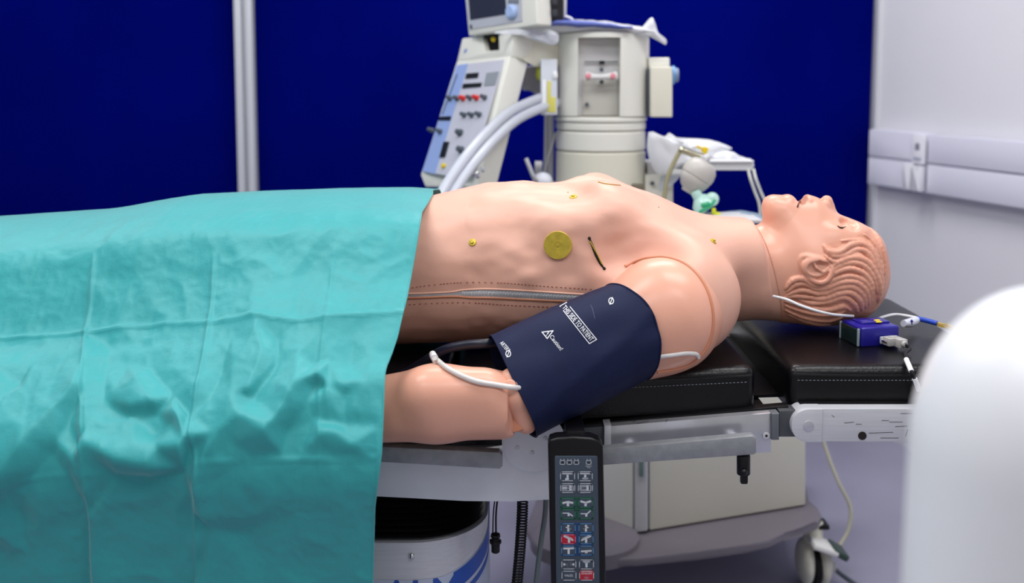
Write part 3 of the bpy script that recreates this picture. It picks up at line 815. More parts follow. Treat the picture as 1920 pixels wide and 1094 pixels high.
# side frame, left grey plate with round joint
import itertools
arcj = [(1030 + 0, 800)]
plate('side_frame', [(300, 836), (700, 838), (905, 846), (955, 838), (985, 812), (1060, 806), (1062, 925), (1035, 938), (960, 942), (870, 941), (780, 936), (700, 932), (300, 905)], 1.60, .05, PAINTG, .002)
jc = at(1000, 828, 1.597)
b_ = B().cyl(jc + Vector((.0, .002, 0)), jc + Vector((0, -.0015, 0)), .052, n=48, bev=.001); jd = b_.out('joint_cover', PAINTG, T)
for px, py in ((970, 840), (998, 849), (1023, 822)):
    c = at(px, py, 1.5955); s_ = B().cyl(c, c + Vector((0, -.002, 0)), .0033, n=20, bev=.0005).out('screw', STEEL, jd)
plate('knuckle', [(1040, 806), (1134, 800), (1134, 868), (1040, 880)], 1.598, .05, mat('dark_steel', '#55585d', 0.5, 0.6, var=.15, vscale=20))
plate('spacer_bar', [(1133, 799), (1146, 798), (1146, 838), (1133, 838)], 1.590, .03, STEEL)
plate('side_plate', [(1138, 800), (1445, 775), (1446, 849), (1138, 862)], 1.596, .035, STEELP, .001)
c = at(1436.5, 817, 1.595); sc = B().cyl(c, c + Vector((0, -.002, 0)), .006, n=28, bev=.0006).out('screw', STEEL, T)
B().cyl(c + Vector((0, -.002, 0)), c + Vector((0, -.0026, 0)), .0022, n=6).out('hex_socket', DARK, sc)
# accessory rails stand proud of the frame
def rail(name, pts, Y, dep): return plate(name, pts, Y, dep, STEELD, .003)
rail('accessory_rail', [(1128, 843), (1412, 818), (1418, 822), (1419, 850), (1414, 854), (1128, 874)], 1.548, .018)
for px, py in ((1180, 853), (1385, 836)): B().cyl(at(px, py, 1.566), at(px, py, 1.60), .011).out('rail_spacer', STEEL, T)
rail('accessory_rail', [(300, 826), (715, 838), (936, 849), (942, 855), (942, 876), (937, 881), (715, 868), (300, 845)], 1.548, .018)
for px, py in ((720, 852), (900, 865)): B().cyl(at(px, py, 1.566), at(px, py, 1.60), .011).out('rail_spacer', STEEL, T)
# joint to the head section
plate('hinge_block', [(1447, 777), (1461, 776), (1461, 826), (1447, 826)], 1.590, .04, mat('grey_steel', '#6d7278', 0.5, 0.5))
plate('hinge_link', [(1461, 771), (1500, 770), (1500, 820), (1461, 820)], 1.598, .03, mat('dark_steel', '#55585d', 0.5, 0.6, var=.15, vscale=20))
c0 = at(1516, 799, 1.585); R_ = (at(1516, 768, 1.585).z - at(1516, 830, 1.585).z) / 2
cz = at(1516, 799, 1.585)
pl = [(cz.x + R_ * math.cos(a), cz.z + R_ * math.sin(a)) for a in [PI / 2 + PI * k / 20 for k in range(21)]]
x1 = at(1542, 799, 1.585).x
P = [Vector((x, 0, z)) for x, z in pl] + [Vector((x1, 0, cz.z - R_)), Vector((x1, 0, cz.z + R_))]
hj = _plate('hinge_disc', P, 1.585, .04, STEEL, .001, T, 2)
B().cyl(cz + Vector((0, .001, 0)), cz + Vector((0, -.002, 0)), .0088, n=32, bev=.0006).out('bolt', STEELP, hj)
x2 = .838
hb_ = _plate('head_bar', [Vector((x1 + .0006, 0, cz.z + R_ * .98)), Vector((x2, 0, cz.z + R_ * .98)), Vector((x2, 0, cz.z - R_)), Vector((x1 + .0006, 0, cz.z - R_))], 1.588, .035, STEEL, .001, T, 2)
c = at(1617, 818, 1.587); B().cyl(c + Vector((0, .002, 0)), c + Vector((0, -.0004, 0)), .0068, n=28).out('hole', DARK, hb_)
bs = B()
for (px, py, l, a) in ((1592, 793, .016, .1), (1610, 796, .01, 0), (1660, 789, .012, 0), (1680, 792, .022, 0), (1690, 800, .02, .05), (1522 + 130, 812, .04, .04), (1700, 812, .012, 1.3), (1562, 781, .006, -.6), (1700, 776, .02, 0), (1668, 822, .03, 0)):
    p = at(px, py, 1.5876); bs.box(p, (l, .0004, .0007), Matrix.Rotation(-a, 3, 'Y'))
bs.out('scratches', mat('scratch', '#3c3e42', 0.6), hb_, kind='stuff')
bs = B()
for (px, py, l, a) in ((1190, 788, .01, .3), (1205, 790, .02, .25), (1250, 787, .006, 1)):
    p = at(px, py + 2, 1.5953); bs.box(p, (l, .0004, .0008), Matrix.Rotation(-a, 3, 'Y'))
bs.out('scratches', mat('scratch', '#3c3e42', 0.6), T, kind='stuff')
# far side frame and cross beam carrying the pads
B().box((-.2, 2.1, .80), (1.9, .05, .07), bev=.003).out('far_frame', PAINTG, T)
B().box((-.35, 1.85, .765), (.5, .46, .07), bev=.004).out('top_housing', BLACKP, T)
# column with bellows
cx0, cx1 = -.66, at(917, 1030, 1.82).x; cy0, cy1 = 1.635, 2.03; czt = .583
ccx, ccy = (cx0 + cx1) / 2, (cy0 + cy1) / 2; cw, ch = cx1 - cx0, cy1 - cy0
poly = rrect(cw, ch, .13, 12)
B().prism(poly, (ccx, ccy, .16), (1, 0, 0), (0, 1, 0), czt - .16, .003).out('column', STEEL, T)
B().prism(rrect(cw + .55, ch + .12, .10, 10), (ccx - .1, ccy, .0), (1, 0, 0), (0, 1, 0), .16, .03, 4).out('base', BLACKP, T)
for px, py in ((772, 1043),):
    p = atz(px, py, .572); p.y = cy0; p = at(px, py, cy0 - .001); B().sph(p, .0055, n=14).out('dome_screw', CHROME, T)
nb = 9
bb = B(); prof = []
z0_ = czt; z1_ = at(800, 930, 1.64).z + .02
for i in range(nb * 2 + 1):
    z = z0_ + (z1_ - z0_) * i / (nb * 2); inset = .012 if i % 2 == 0 else .0
    ring = rrect(cw - .012 - 2 * inset, ch - .012 - 2 * inset, .12, 12)
    prof.append([bb.bm.verts.new((ccx + x, ccy + y, z)) for x, y in ring])
for i in range(len(prof) - 1):
    k = len(prof[i])
    for j in range(k): bb.bm.faces.new((prof[i][j], prof[i][(j + 1) % k], prof[i + 1][(j + 1) % k], prof[i + 1][j]))
bb.out('bellows', BELLOW, T, sa=.5)
# sticker band around the column: blue wave and letters
def wrapcol(u, z, o=.0008):     # u metres along the front face from px 705 to the right, then round the corner
    fx0 = cx0 + .13; fl_ = (cx1 - .13)
    x = at(705, 1070, cy0).x + u
    if x <= fl_: return Vector((x, cy0 - o, z))
    a = (x - fl_) / .13
    if a > PI / 2: return Vector((cx1 + o, cy0 + .13 + (a - PI / 2) * .13, z))
    return Vector((fl_ + (.13 + o) * math.sin(a), cy0 + .13 - (.13 + o) * math.cos(a), z))
def band(u0, u1, f0, f1, name, m, o, n=30):
    V, Q = [], []
    for i in range(n + 1):
        u = u0 + (u1 - u0) * i / n; V += [(u, f0(u)), (u, f1(u))]
    for i in range(n): Q.append((2 * i, 2 * i + 2, 2 * i + 3, 2 * i + 1))
    return flat(name, (V, Q), lambda u, v: wrapcol(u, v, o), m, T)
zb_ = at(705, 1088, cy0).z
STK = mat('sticker_white', '#b9c3d8', 0.4); STB = mat('sticker_blue', '#1c4fae', 0.4)
top = lambda u: zb_ + max(0, u - .11) ** 1.3 * 0.55
band(.0, .34, lambda u: zb_ - .10, top, 'sticker', STK, .0006)
band(.135, .34, lambda u: top(u) - .035, lambda u: top(u) - .002, 'blue_wave', STB, .0010)
band(.150, .34, lambda u: top(u) - .055, lambda u: top(u) - .043, 'blue_wave', STB, .0010)
V, Q = text_mesh('ALM', True)
flat('lettering', (V, Q), lambda u, v: wrapcol(.080 + u * .070, zb_ - .030 + v * .075, .0012), STB, T)
# ------------------------------------------------------------------ side bits hanging from the rail
kb = thing('rail_clamp', 'small black clamp knob hanging under the right accessory rail', 'clamp', tuple(at(1394, 855, 1.557)))
p0 = at(1394, 853, 1.557)
b_ = B().cyl(p0, at(1394, 890, 1.557), .0108, n=28, bev=.002); b_.out('sleeve', BLACKP, kb)
B().box(at(1395, 894, 1.557), (.012, .010, .024), bev=.003).out('thumb_lever', BLACKP, kb)
B().sph(at(1395, 886, 1.545), .0055).out('pivot', BLACKP, kb)
# connector on a loop of cord
cn = thing('dangling_connector', 'black plug dangling on two thin cords beside the column', 'plug', tuple(at(929, 940, 1.62)))
B().tube([at(928, 935, 1.64), at(925, 965, 1.635), at(924, 1002, 1.63)], .0011).out('cord', BLACKM, cn)
B().tube([at(933, 935, 1.64), at(930, 965, 1.635), at(930, 1002, 1.63)], .0016).out('cord', BLACKM, cn)
a_, z_ = at(929, 1001, 1.63), at(929, 1038, 1.63)
B().lathe([(.003, 0), (.0075, -.001), (.0085, -.005), (.0065, -.008), (.0070, -.010), (.0100, -.012), (.0102, -.016), (.0075, -.019), (.0072, -.032), (.0055, -.0335)], a_, 28).out('plug_body', BLACKP, cn)
# coiled cable
cc_ = B(); pts = []
for i in range(36 * 10 + 1):
    t = i / 360; px = 980 - 14 * t ** 1.5; py = 938 + 190 * t; c = at(px, py, 1.65)
    a = i / 10 * 2 * PI; pts.append(c + Vector((math.cos(a) * .0085, math.sin(a) * .0085, 0)))
cc_.tube(pts, .0017, n=6, step=1)
cab = cc_.out('coiled_cable', BLACKM); tag(cab, 'black coiled cable hanging below the grey side frame', 'cable')
g = B().tube([at(1024, 925, 1.66), at(1022, 965, 1.66), at(1014, 1020, 1.66), at(1005, 1094, 1.66), at(998, 1180, 1.66)], .0045, n=12).out('grey_hose', mat('grey_green_hose', '#5d6a6c', 0.45))
tag(g, 'smooth grey-green hose hanging behind the hand control', 'hose')
# ------------------------------------------------------------------ hand control
HY = 1.475
HC = thing('table_hand_control', 'black wired hand control with rows of pictogram keys hanging from the table rail', 'remote control', tuple(at(1082, 830, HY + .015)))
def hcp(px, py, o=0.0): # front plane, slightly tilted with the photo (keys drift right downwards)
    v = at(px, py, HY); return Vector((v.x, v.y - o, v.z))
def hplate(name, pts, dep, m, o, bev=.001, par=HC):
    P = [hcp(x, y) for x, y in pts]; return _plate(name, P, HY - o, dep, m, bev, par, 3)
hplate('casing', [(1028, 836), (1032, 826), (1044, 822), (1075, 820), (1108, 822), (1124, 828), (1131, 838), (1136, 1060), (1136, 1150), (1035, 1150), (1033, 1060)], .026, BLACKP, 0, .004)
hplate('hook', [(1066, 818), (1096, 818), (1096, 850), (1066, 850)], .012, BLACKP, -.03, .003)
B().box(hcp(1081, 828) + Vector((0, .055, .004)), (.030, .075, .010), bev=.003).out('hanger', BLACKP, HC)
PAN = mat('membrane_slate', '#3a4756', 0.5)
pn = hplate('key_panel', [(1040, 857), (1042, 855), (1118, 855), (1120, 857), (1124, 1100), (1124, 1140), (1044, 1140), (1043, 1100)], .002, PAN, .0022, .0005)
cols = {'w': mat('key_white', '#cfd4da', 0.5), 'g': mat('key_green', '#1f7a50', 0.5), 'b': mat('key_blue', '#4d8fd0', 0.5), 'r': mat('key_red', '#b3122a', 0.5), 's': PAN,
        'gb': mat('key_green_band', '#0f4a3a', 0.5), 'bb': mat('key_blue_band', '#123a68', 0.5), 'k': mat('key_ink', '#10151c', .5), 'p': mat('key_pink', '#d67aa0', .5)}
def hband(pts, m): return hplate('band', pts, .001, m, .0027, .0003)
hband([(1050, 931), (1112, 931), (1112, 974), (1051, 974)], cols['gb'])
hband([(1051, 980), (1112, 980), (1112, 1042), (1052, 1042)], cols['bb'])
def sh(*polys): return polys
def bar(x, y, w, h, a=0):
    c, s_ = math.cos(a), math.sin(a)
    return [(x + c * dx - s_ * dy, y + s_ * dx + c * dy) for dx, dy in ((-w / 2, -h / 2), (w / 2, -h / 2), (w / 2, h / 2), (-w / 2, h / 2))]
ICON = {
 'lat': [bar(0, -5, 20, 2), bar(0, 0, 4, 6), bar(-1, 5, 7, 4, -.3), bar(-1.5, 8, 7, 1)],
 'lat2': [bar(0, -5, 20, 2), bar(0, 0, 4, 6), bar(0, 4, 9, 3.4), bar(0, 4, 12, 1)],
 'bed': [bar(0, -5, 20, 1), bar(0, 5, 20, 1), bar(-10, 0, 1, 10), bar(10, 0, 1, 10), bar(5, 0, 5, 8), bar(-5, 0, 8, 5), bar(0, 0, 14, 1)],
 'bed2': [bar(0, -5, 20, 1), bar(0, 5, 20, 1), bar(-10, 0, 1, 10), bar(10, 0, 1, 10), bar(4, 0, 4, 8), bar(-3, -2.5, 12, 1), bar(-3, 2.5, 12, 1), bar(-8, 0, 1, 6)],
 'flex': [bar(-5, -1, 11, 3.6, -.22), bar(5, -1, 10, 3.6, .22), bar(0, 3, 4.4, 6)],
 'reflex': [bar(-5, -2, 10, 3.6, .3), bar(5, -2, 11, 3.6, -.3), bar(0, 3, 4.4, 6)],
 'legd': [bar(-4, -2, 13, 1.8), bar(6, 1.5, 7, 2.2, .7), bar(1, 1, 4, 5)],
 'legu': [bar(-3, -1, 13, 1.8), bar(6, -4, 8, 2.2, -.75), bar(1, 2, 4, 5)],
 'tl': [bar(0, -4, 4, 4), bar(0, 0, 10, 2, .35), bar(0, 4, 4, 5), bar(3, 1, 2, 2)],
 'tr': [bar(0, -4, 4, 4), bar(0, 0, 10, 2, -.35), bar(0, 4, 4, 5), bar(-3, 1, 2, 2)],
 'trend': [bar(0, -2, 20, 2.6, .42), bar(0, -4.6, 16, 1.0, .42), bar(1, 3, 4, 7)],
 'rtrend': [bar(0, -2, 20, 2.6, -.42), bar(-.5, -4.6, 16, 1.0, -.42), bar(0, 3, 4, 7)],
 'up': [bar(0, -4, 20, 3.2, -.03), bar(0, 2, 4, 9)],
 'down': [bar(0, 1, 20, 3.0, -.06), bar(0, 4, 5, 2)],
 'zero': None, 'sig': [bar(0, -6, 12, 1.1), bar(0, -4, 9, 1), bar(0, -2, 6, 1), bar(0, 2, 4, 7), bar(-6, -5, 2, 1, .6), bar(6, -5, 2, 1, -.6)],
}
rows = [(892, 'w', 's', 'lat', 'lat2'), (914, 'w', 's', 'bed', 'bed2'), (942, 'g', 's', 'flex', 'reflex'), (963, 'g', 's', 'legd', 'legu'),
        (989, 'b', 's', 'tl', 'tr'), (1010, 'b', 's', 'trend', 'rtrend'), (1031, 'b', 's', 'up', 'down'), (1057, 'w', 's', 'zero', 'sig'), (1078, 'w', 's', 'VALID.', 'ON/OFF')]
for (y, oc, fc_, i1, i2) in rows:
    for j, ic in ((0, i1), (1, i2)):
        dr = (y - 892) / 186 * 2.6
        x = (1064 if j == 0 else 1097) + dr
        w, h_ = 27.5, 18.0
        fill = 'r' if ic in ('trend', 'ON/OFF') else 's'
        k = hplate('key', [(x + a, y + b) for a, b in rrect(w, h_, 2.5, 3)][::-1], .0012, cols[fill], .0034, .0004)
        fn = lambda u, v, o=.0037: hcp(u, v, o)
        flat('key_border', strip2([(x + a, y + b) for a, b in rrect(w - 1.2, h_ - 1.2, 2.4, 3)], 1.15), fn, cols['p'] if ic == 'trend' else cols[oc], k)
        if ic in ('VALID.', 'ON/OFF'):
            V, Q = text_mesh(ic, True); s_ = 5.6
            yo = 0 if ic == 'VALID.' else -4
            flat('lettering', ([(x + a * s_, y + yo - b * s_) for a, b in V], Q), fn, cols['w'], k)
            if ic == 'ON/OFF':
                cy_ = y + 4; flat('pictogram', strip2([(x + 5.2 * math.cos(a * PI / 8), cy_ + 3.2 * math.sin(a * PI / 8)) for a in range(16)], .8), fn, cols['p'], k)
                V, Q = text_mesh('STOP', True); flat('lettering', ([(x + a * 2.6, cy_ - b * 2.6) for a, b in V], Q), fn, cols['w'], k)
        elif ic == 'zero':
            V, Q = strip2([(x + 3.2 * math.cos(a * PI / 8), y + 5.2 * math.sin(a * PI / 8)) for a in range(16)], 1.6)
            V2, Q2 = poly2([(x - 10, y - 3), (x - 5, y), (x - 10, y + 3)], [(x + 10, y - 3), (x + 5, y), (x + 10, y + 3)])
            flat('pictogram', (V + V2, Q + [tuple(i + len(V) for i in q) for q in Q2]), fn, cols['w'], k)
            flat('pictogram_mark', poly2(bar(x + 10, y - 6, 3, 2)), fn, cols['k'], k)
        else:
            flat('pictogram', poly2(*[[(x + a, y + b) for a, b in p] for p in ICON[ic]]), fn, cols['w'], k)
            if oc == 'w': flat('pictogram_mark', poly2(bar(x + 10, y - 6, 3.4, 2.2)), fn, cols['k'], k)
for i, x in enumerate((1054.5, 1067.5, 1080.5, 1103.5)):
    fn = lambda u, v, o=.0028: hcp(u, v, o)
    V, Q = strip2([(x - 4.5, 863), (x + 4.5, 863), (x + 4.5, 870), (x - 4.5, 870)], 1.0)
    V2, Q2 = poly2(bar(x - 3, 861, 1.2, 2), bar(x + 3, 861, 1.2, 2))
    lt = flat('battery_sign', (V + V2, Q + [tuple(k + len(V) for k in q) for q in Q2]), fn, cols['w'], pn)
    flat('pictogram_fill', poly2(bar(x, 866.5, 4, 3)), fn, cols['k'], pn)
V, Q = text_mesh('EMERGENCY', True); flat('lettering', ([(1103.5 + a * 2.2, 873.5 - b * 2.2) for a, b in V], Q), fn, cols['w'], pn)
V, Q = text_mesh('MODE', True); flat('lettering', ([(1103.5 + a * 2.2, 876.3 - b * 2.2) for a, b in V], Q), fn, cols['w'], pn)

# ------------------------------------------------------------------ blood pressure cuff
CF = thing('blood_pressure_cuff', 'navy blue nylon pressure cuff with white print wrapped round the upper arm', 'pressure cuff', tuple(at(1070, 680, 1.58)))
# edge rings as photo outline on the near side, real depth behind
L_top, L_bot = at(918, 634, 1.605), at(1006, 819, 1.530)
R_top, R_bot = at(1136, 537, 1.655), at(1216, 712, 1.60)
def ring(a, b, bulge, thick, n=64, e=2.25):
    c = (a + b) / 2; v = (b - a) / 2; ax = ((R_top + R_bot) / 2 - (L_top + L_bot) / 2).normalized()
    f = ax.cross(v).normalized()
    if f.y > 0: f = -f     # towards the camera
    out = []
    for i in range(n):
        t = 2 * PI * i / n; ct, st = math.cos(t), math.sin(t)
        x = math.copysign(abs(ct) ** (2 / e), ct); y = math.copysign(abs(st) ** (2 / e), st)
        out.append(c - v * x + f * (thick * y) + ax * (bulge * (1 - x * x) * (1 if st > 0 else .3)))
    return out
def cuff_surf(off=0.0, m=44):
    V, Q = [], []; n = 64
    for j in range(m + 1):
        t = j / m
        a = L_top.lerp(R_top, t); b = L_bot.lerp(R_bot, t)
        a += Vector((0, 0, +.003 * math.sin(PI * t)))
        rg = ring(a, b, .002 + .026 * t ** 1.5 - .008 * (1 - t), .071 + .012 * t)
        c = (a + b) / 2
        for i, p in enumerate(rg):
            k = 2 * PI * i / n
            d = (p - c).normalized()
            w = .0022 * noise.noise(Vector((t * 3, math.cos(k) * 2.0, math.sin(k) * 2.0)) * 1.3) + .0035 * math.exp(-((k - PI * .62 + (t - .5) * .9) / .10) ** 2) * (0.4 + .6 * t) \
                - .003 * math.exp(-((k - PI * .45 - (t - .5) * .5) / .25) ** 2) + .0018 * math.sin(k * 7 + t * 6) * max(0, -math.sin(k))
            V.append(p + d * (w + off))
    for j in range(m):
        for i in range(n): Q.append((j * n + i, j * n + (i + 1) % n, (j + 1) * n + (i + 1) % n, (j + 1) * n + i))
    return V, Q
Vo, Qo = cuff_surf(0); Vi, Qi = cuff_surf(-.0022)
k0 = len(Vo); n_ = 64; m_ = 44
Qa = Qo + [tuple(i + k0 for i in q[::-1]) for q in Qi]
for i in range(n_):
    Qa.append((i, k0 + i, k0 + (i + 1) % n_, (i + 1) % n_)); a = m_ * n_
    Qa.append((a + i, a + (i + 1) % n_, k0 + a + (i + 1) % n_, k0 + a + i))
cme = bpy.data.meshes.new('sleeve'); cme.from_pydata([tuple(v) for v in (Vo + Vi)], [], Qa); cme.update()
co = link('sleeve', cme, NAVY, sa=1.0); reparent(co, CF)
CS = Surf((Vo, Qo))
for t_, nm in ((0, 'hem'), (m_, 'hem')):
    B().tube([Vo[t_ * n_ + i] for i in range(0, n_, 2)], .0016, closed=True, n=8, step=2).out(nm, NAVY, CF)
def cprint(name, VQ, m=PRINTW, off=.0006):
    V, Q = VQ
    for k in range(12):
        P = [CS.hit(u + k * .7, v + k * 1.2) for u, v in V]
        if all(h is not None for h, n in P): break
    else: return None
    P = [h + n * off for h, n in P]
    me_ = bpy.data.meshes.new(name); me_.from_pydata([tuple(p) for p in P], [], [list(q) for q in Q]); me_.update()
    o = link(name, me_, m, smooth=False); reparent(o, CF); return o
def ctext(body, c, dirv, size, sx=1.0, name='lettering'):
    V, Q = text_mesh(body, False); d = Vector(dirv).normalized(); n = Vector((-d.y, d.x))
    w = max(v[0] for v in V) - min(v[0] for v in V)
    L = Vector(dirv).length / w
    return cprint(name, ([(c[0] + d.x * a * L - n.x * b * size, c[1] + d.y * a * L - n.y * b * size) for a, b in V], Q))
ctext('THIS SIDE TO PATIENT', (1083.5, 607), (53, 63), 13)
def dense(pts, k=8):
    out = []
    for i in range(len(pts)):
        a, b = Vector(pts[i]), Vector(pts[(i + 1) % len(pts)])
        for j in range(k): out.append(tuple(a.lerp(b, j / k)))
    return out
cprint('print_frame', strip2(dense([(1062.5, 568), (1050, 575), (1105, 645), (1118.5, 637)]), 1.3))
cprint('warning_triangle', strip2(dense([(1016.5, 623.5), (1037, 621), (1026, 635.5)], 4), 1.6))
cprint('warning_mark', poly2(bar(1027.5, 625.5, 5.5, 1.6, 2.2), bar(1024.3, 630, 1.6, 1.6, 2.2)))
ctext('Caution!', (1043, 643.5), (20, 26), 11)
ctext('ARTERY', (947, 651), (15, 17), 11)
for (x, y, r, a) in ((953, 664, 5.6, -1.1), (1146, 565, 5.6, -1.1)):
    cprint('artery_mark', strip2([(x + r * .8 * math.cos(k * PI / 10), y + r * math.sin(k * PI / 10)) for k in range(20)], 1.4))
    cprint('artery_line', poly2(bar(x, y, 15, 1.2, -1.2 - PI), bar(x, y, 7, 1.2, -1.2 - PI)))
cprint('chalk_mark', strip2([(1108, 573), (1111, 580), (1113.5, 590), (1115, 598)], .7, False), mat('chalk', '#5c668c', .8))
# hoses
hs = B().tube([at(930, 643, 1.60), at(905, 645, 1.59), at(870, 648, 1.60), at(835, 656, 1.61), at(812, 668, 1.62), at(790, 682, 1.64), at(760, 700, 1.66), at(700, 725, 1.70)], .0078, n=14).out('cuff_hose', NAVYT)
tag(hs, 'dark navy rubber hose leading from the cuff to the drape', 'hose')
tb = thing('clear_tube', 'clear plastic tube lying over the forearm beside the elbow', 'tube', tuple(at(900, 715, 1.49)))
tp = [(815, 672), (822, 683), (835, 693), (855, 704), (880, 714), (905, 720), (935, 725), (960, 727), (980, 728)]
pts = []
for p in tp:
    h, n = FS.hit(*p)
    pts.append((h + n * .0042) if h is not None else at(p[0], p[1], 1.49 if p[0] > 900 else 1.52))
pts[-2] = at(962, 727, 1.490); pts[-1] = at(992, 729, 1.525)
B().tube(pts, .0042, n=14).out('tube_body', TUBEW, tb)
B().tube([at(811, 664, 1.565), at(813, 670, 1.552), at(819, 680, 1.535), at(827, 688, 1.52)], .0055, n=16).out('connector', TUBEW, tb)
V, Q = text_mesh('DRAIN', True)
b_ = B().tube([at(812, 667, 1.553), at(815, 672, 1.545)], .0059, n=16); b_.out('collar', mat('clear_collar', '#d5d7de', .3), tb)
pts = []
for p in ((1210, 676), (1222, 672), (1240, 667), (1262, 664), (1285, 661), (1303, 662), (1308, 668)):
    h, n = TAS.hit(*p); pts.append(h + n * .0030)
t2 = B().tube(pts, .0036, n=12).out('clear_tube', TUBEW); tag(t2, 'short clear tube running from cuff into the armpit seam', 'tube')
# ------------------------------------------------------------------ surgical drape
DRM = mat('turquoise_drape', (0.030, 0.34, 0.355, 1), 0.5, bump=0.28, bscale=110, var=0.03, vscale=14, spec=0.4, detail=6)
DRM.node_tree.nodes['Principled BSDF'].inputs['Sheen Weight'].default_value = .38; DRM.node_tree.nodes['Principled BSDF'].inputs['Sheen Roughness'].default_value = .4
def drape():
    NU, NV_ = 560, 450
    # control profile (Y, Z) at the left and the right
    tops = [(-1.30, 1.085), (-.98, 1.105), (-.78, 1.118), (-.62, 1.146), (-.50, 1.152), (-.34, 1.158), (-.20, 1.160), (-.14, 1.156)]
    def topz(x): return float(np.interp(x, [t[0] for t in tops], [t[1] for t in tops]))
    def prof(x):
        T_ = topz(x); r = min(max((x + .75) / .5, 0), 1)
        k = min(max((-x - .34) / .22, 0), 1)
        mid = [(1.625 + .02 * k, T_ - .105), (1.555 + .035 * k, T_ - .165 - .015 * k), (1.495 + .030 * k, .94 - .015 * k), (1.440 + .012 * k, .885 - .01 * k)]
        return [(2.34, .70), (2.31, .90), (2.20, T_ - .10), (2.06, T_ - .02), (1.92, T_), (1.80, T_ - .010), (1.695, T_ - .045 + .012 * r), *mid, (1.405, .83), (1.400, .78), (1.425, .70), (1.445, .60), (1.455, .45), (1.465, .30), (1.47, .20)]
    P0 = np.zeros((NV_, NU, 3)); E = [(365, 812), (400, 792), (470, 781), (560, 765), (640, 747), (700, 726), (850, 717), (950, 704), (1094, 700), (1400, 696)]
    base = {}
    ts = np.linspace(0, 1, NV_)
    # dense sampling in the visible part
    for j in range(0, 26):
        x = -1.32 + (1.32 - .14) * j / 25
        pr = [Vector((0, a, b)) for a, b in prof(x)]; sp_, _ = spline(pr, False, [1] * len(pr), 14)
        L = np.array([[p.y, p.z] for p in sp_]); s = np.concatenate([[0], np.cumsum(np.linalg.norm(np.diff(L, axis=0), axis=1))]); s /= s[-1]
        base[j] = (np.interp(ts, s, L[:, 0]), np.interp(ts, s, L[:, 1]))
    for i in range(NU):
        f = i / (NU - 1) * 25; j = min(int(f), 24); k = f - j
        ys = base[j][0] * (1 - k) + base[j + 1][0] * k; zs_ = base[j][1] * (1 - k) + base[j + 1][1] * k
        # right hem line follows the photo hem
        for v in range(NV_):
            P0[v, i, 1] = ys[v]; P0[v, i, 2] = zs_[v]
    yy, zz_ = P0[:, -1, 1], P0[:, -1, 2]
    xe = np.zeros(NV_)
    for v in range(NV_):
        q = zz_[v] - H; d = yy[v] * CT - q * ST; py = PY - F * (q * CT + yy[v] * ST) / d
        px = np.interp(py, [e[0] for e in E], [e[1] for e in E]); xe[v] = (px - PX) / F * d
        if yy[v] > 1.95: xe[v] = -.147
    for i in range(NU): P0[:, i, 0] = -1.32 + (xe + 1.32) * i / (NU - 1)
    # displacement along the normal, written in photo pixels of the undisturbed cloth
    q = P0[..., 2] - H; d = P0[..., 1] * CT - q * ST; U = PX + F * P0[..., 0] / d; W = PY - F * (q * CT + P0[..., 1] * ST) / d
    D = np.zeros_like(U)
    front = np.clip((1.80 - P0[..., 1]) / .12, 0, 1)
    def seg(ax, ay, bx, by, amp, w1, w2=None, taper=.25, sharp=1.0):
        """fold from a to b: asymmetric ridge, w1 wide on its left side, w2 on its right"""
        nonlocal D
        w2 = w2 or w1; dx, dy = bx - ax, by - ay; L = math.hypot(dx, dy); tx, ty = dx / L, dy / L
        t = ((U - ax) * tx + (W - ay) * ty) / L; s = (U - ax) * (-ty) + (W - ay) * tx
        taper = max(taper, .4); e = np.clip(np.minimum(t / taper, (1 - t) / taper), 0, 1); e = e * e * (3 - 2 * e)
        w = np.where(s < 0, w1, w2)
        D += 1.8 * amp * e * np.exp(-(np.abs(s) / w) ** sharp) * front
    # ironed fold lines (cross creases)
    def crease(pts, amp=.0030, w=3.2, wide=.0035, ww=34):
        nonlocal D
        horiz = abs(pts[-1][0] - pts[0][0]) > abs(pts[-1][1] - pts[0][1])
        if horiz: s = W - np.interp(U, [p[0] for p in pts], [p[1] for p in pts]); e = ((U > pts[0][0]) & (U < pts[-1][0])).astype(float)
        else: s = U - np.interp(W, [p[1] for p in pts], [p[0] for p in pts]); e = np.clip((W - pts[0][1]) / 40, 0, 1) * np.clip((pts[-1][1] - W) / 40, 0, 1)
        D += e * front * (amp * np.exp(-(s / w) ** 2) + wide * np.exp(-np.abs(s) / ww))
    crease([(-500, 655), (0, 642), (80, 636), (165, 630), (240, 620), (330, 612), (400, 612), (480, 600), (560, 605), (640, 600), (760, 594)])
    crease([(-500, 930), (0, 906), (100, 893), (165, 889), (260, 880), (370, 869), (460, 862), (560, 864), (705, 860)], .0022, 3.0, -.002, 40)
    crease([(176, 470), (172, 560), (165, 630), (158, 700), (155, 800), (158, 890), (172, 980), (188, 1200)], .0030, 3.4, .004, 26)
    crease([(402, 470), (398, 600), (385, 700), (366, 800), (370, 870), (365, 960), (378, 1200)], .0030, 3.4, .004, 26)
    crease([(630, 440), (622, 520), (612, 600), (600, 700), (598, 900)], .0012, 3.4, .001, 24)
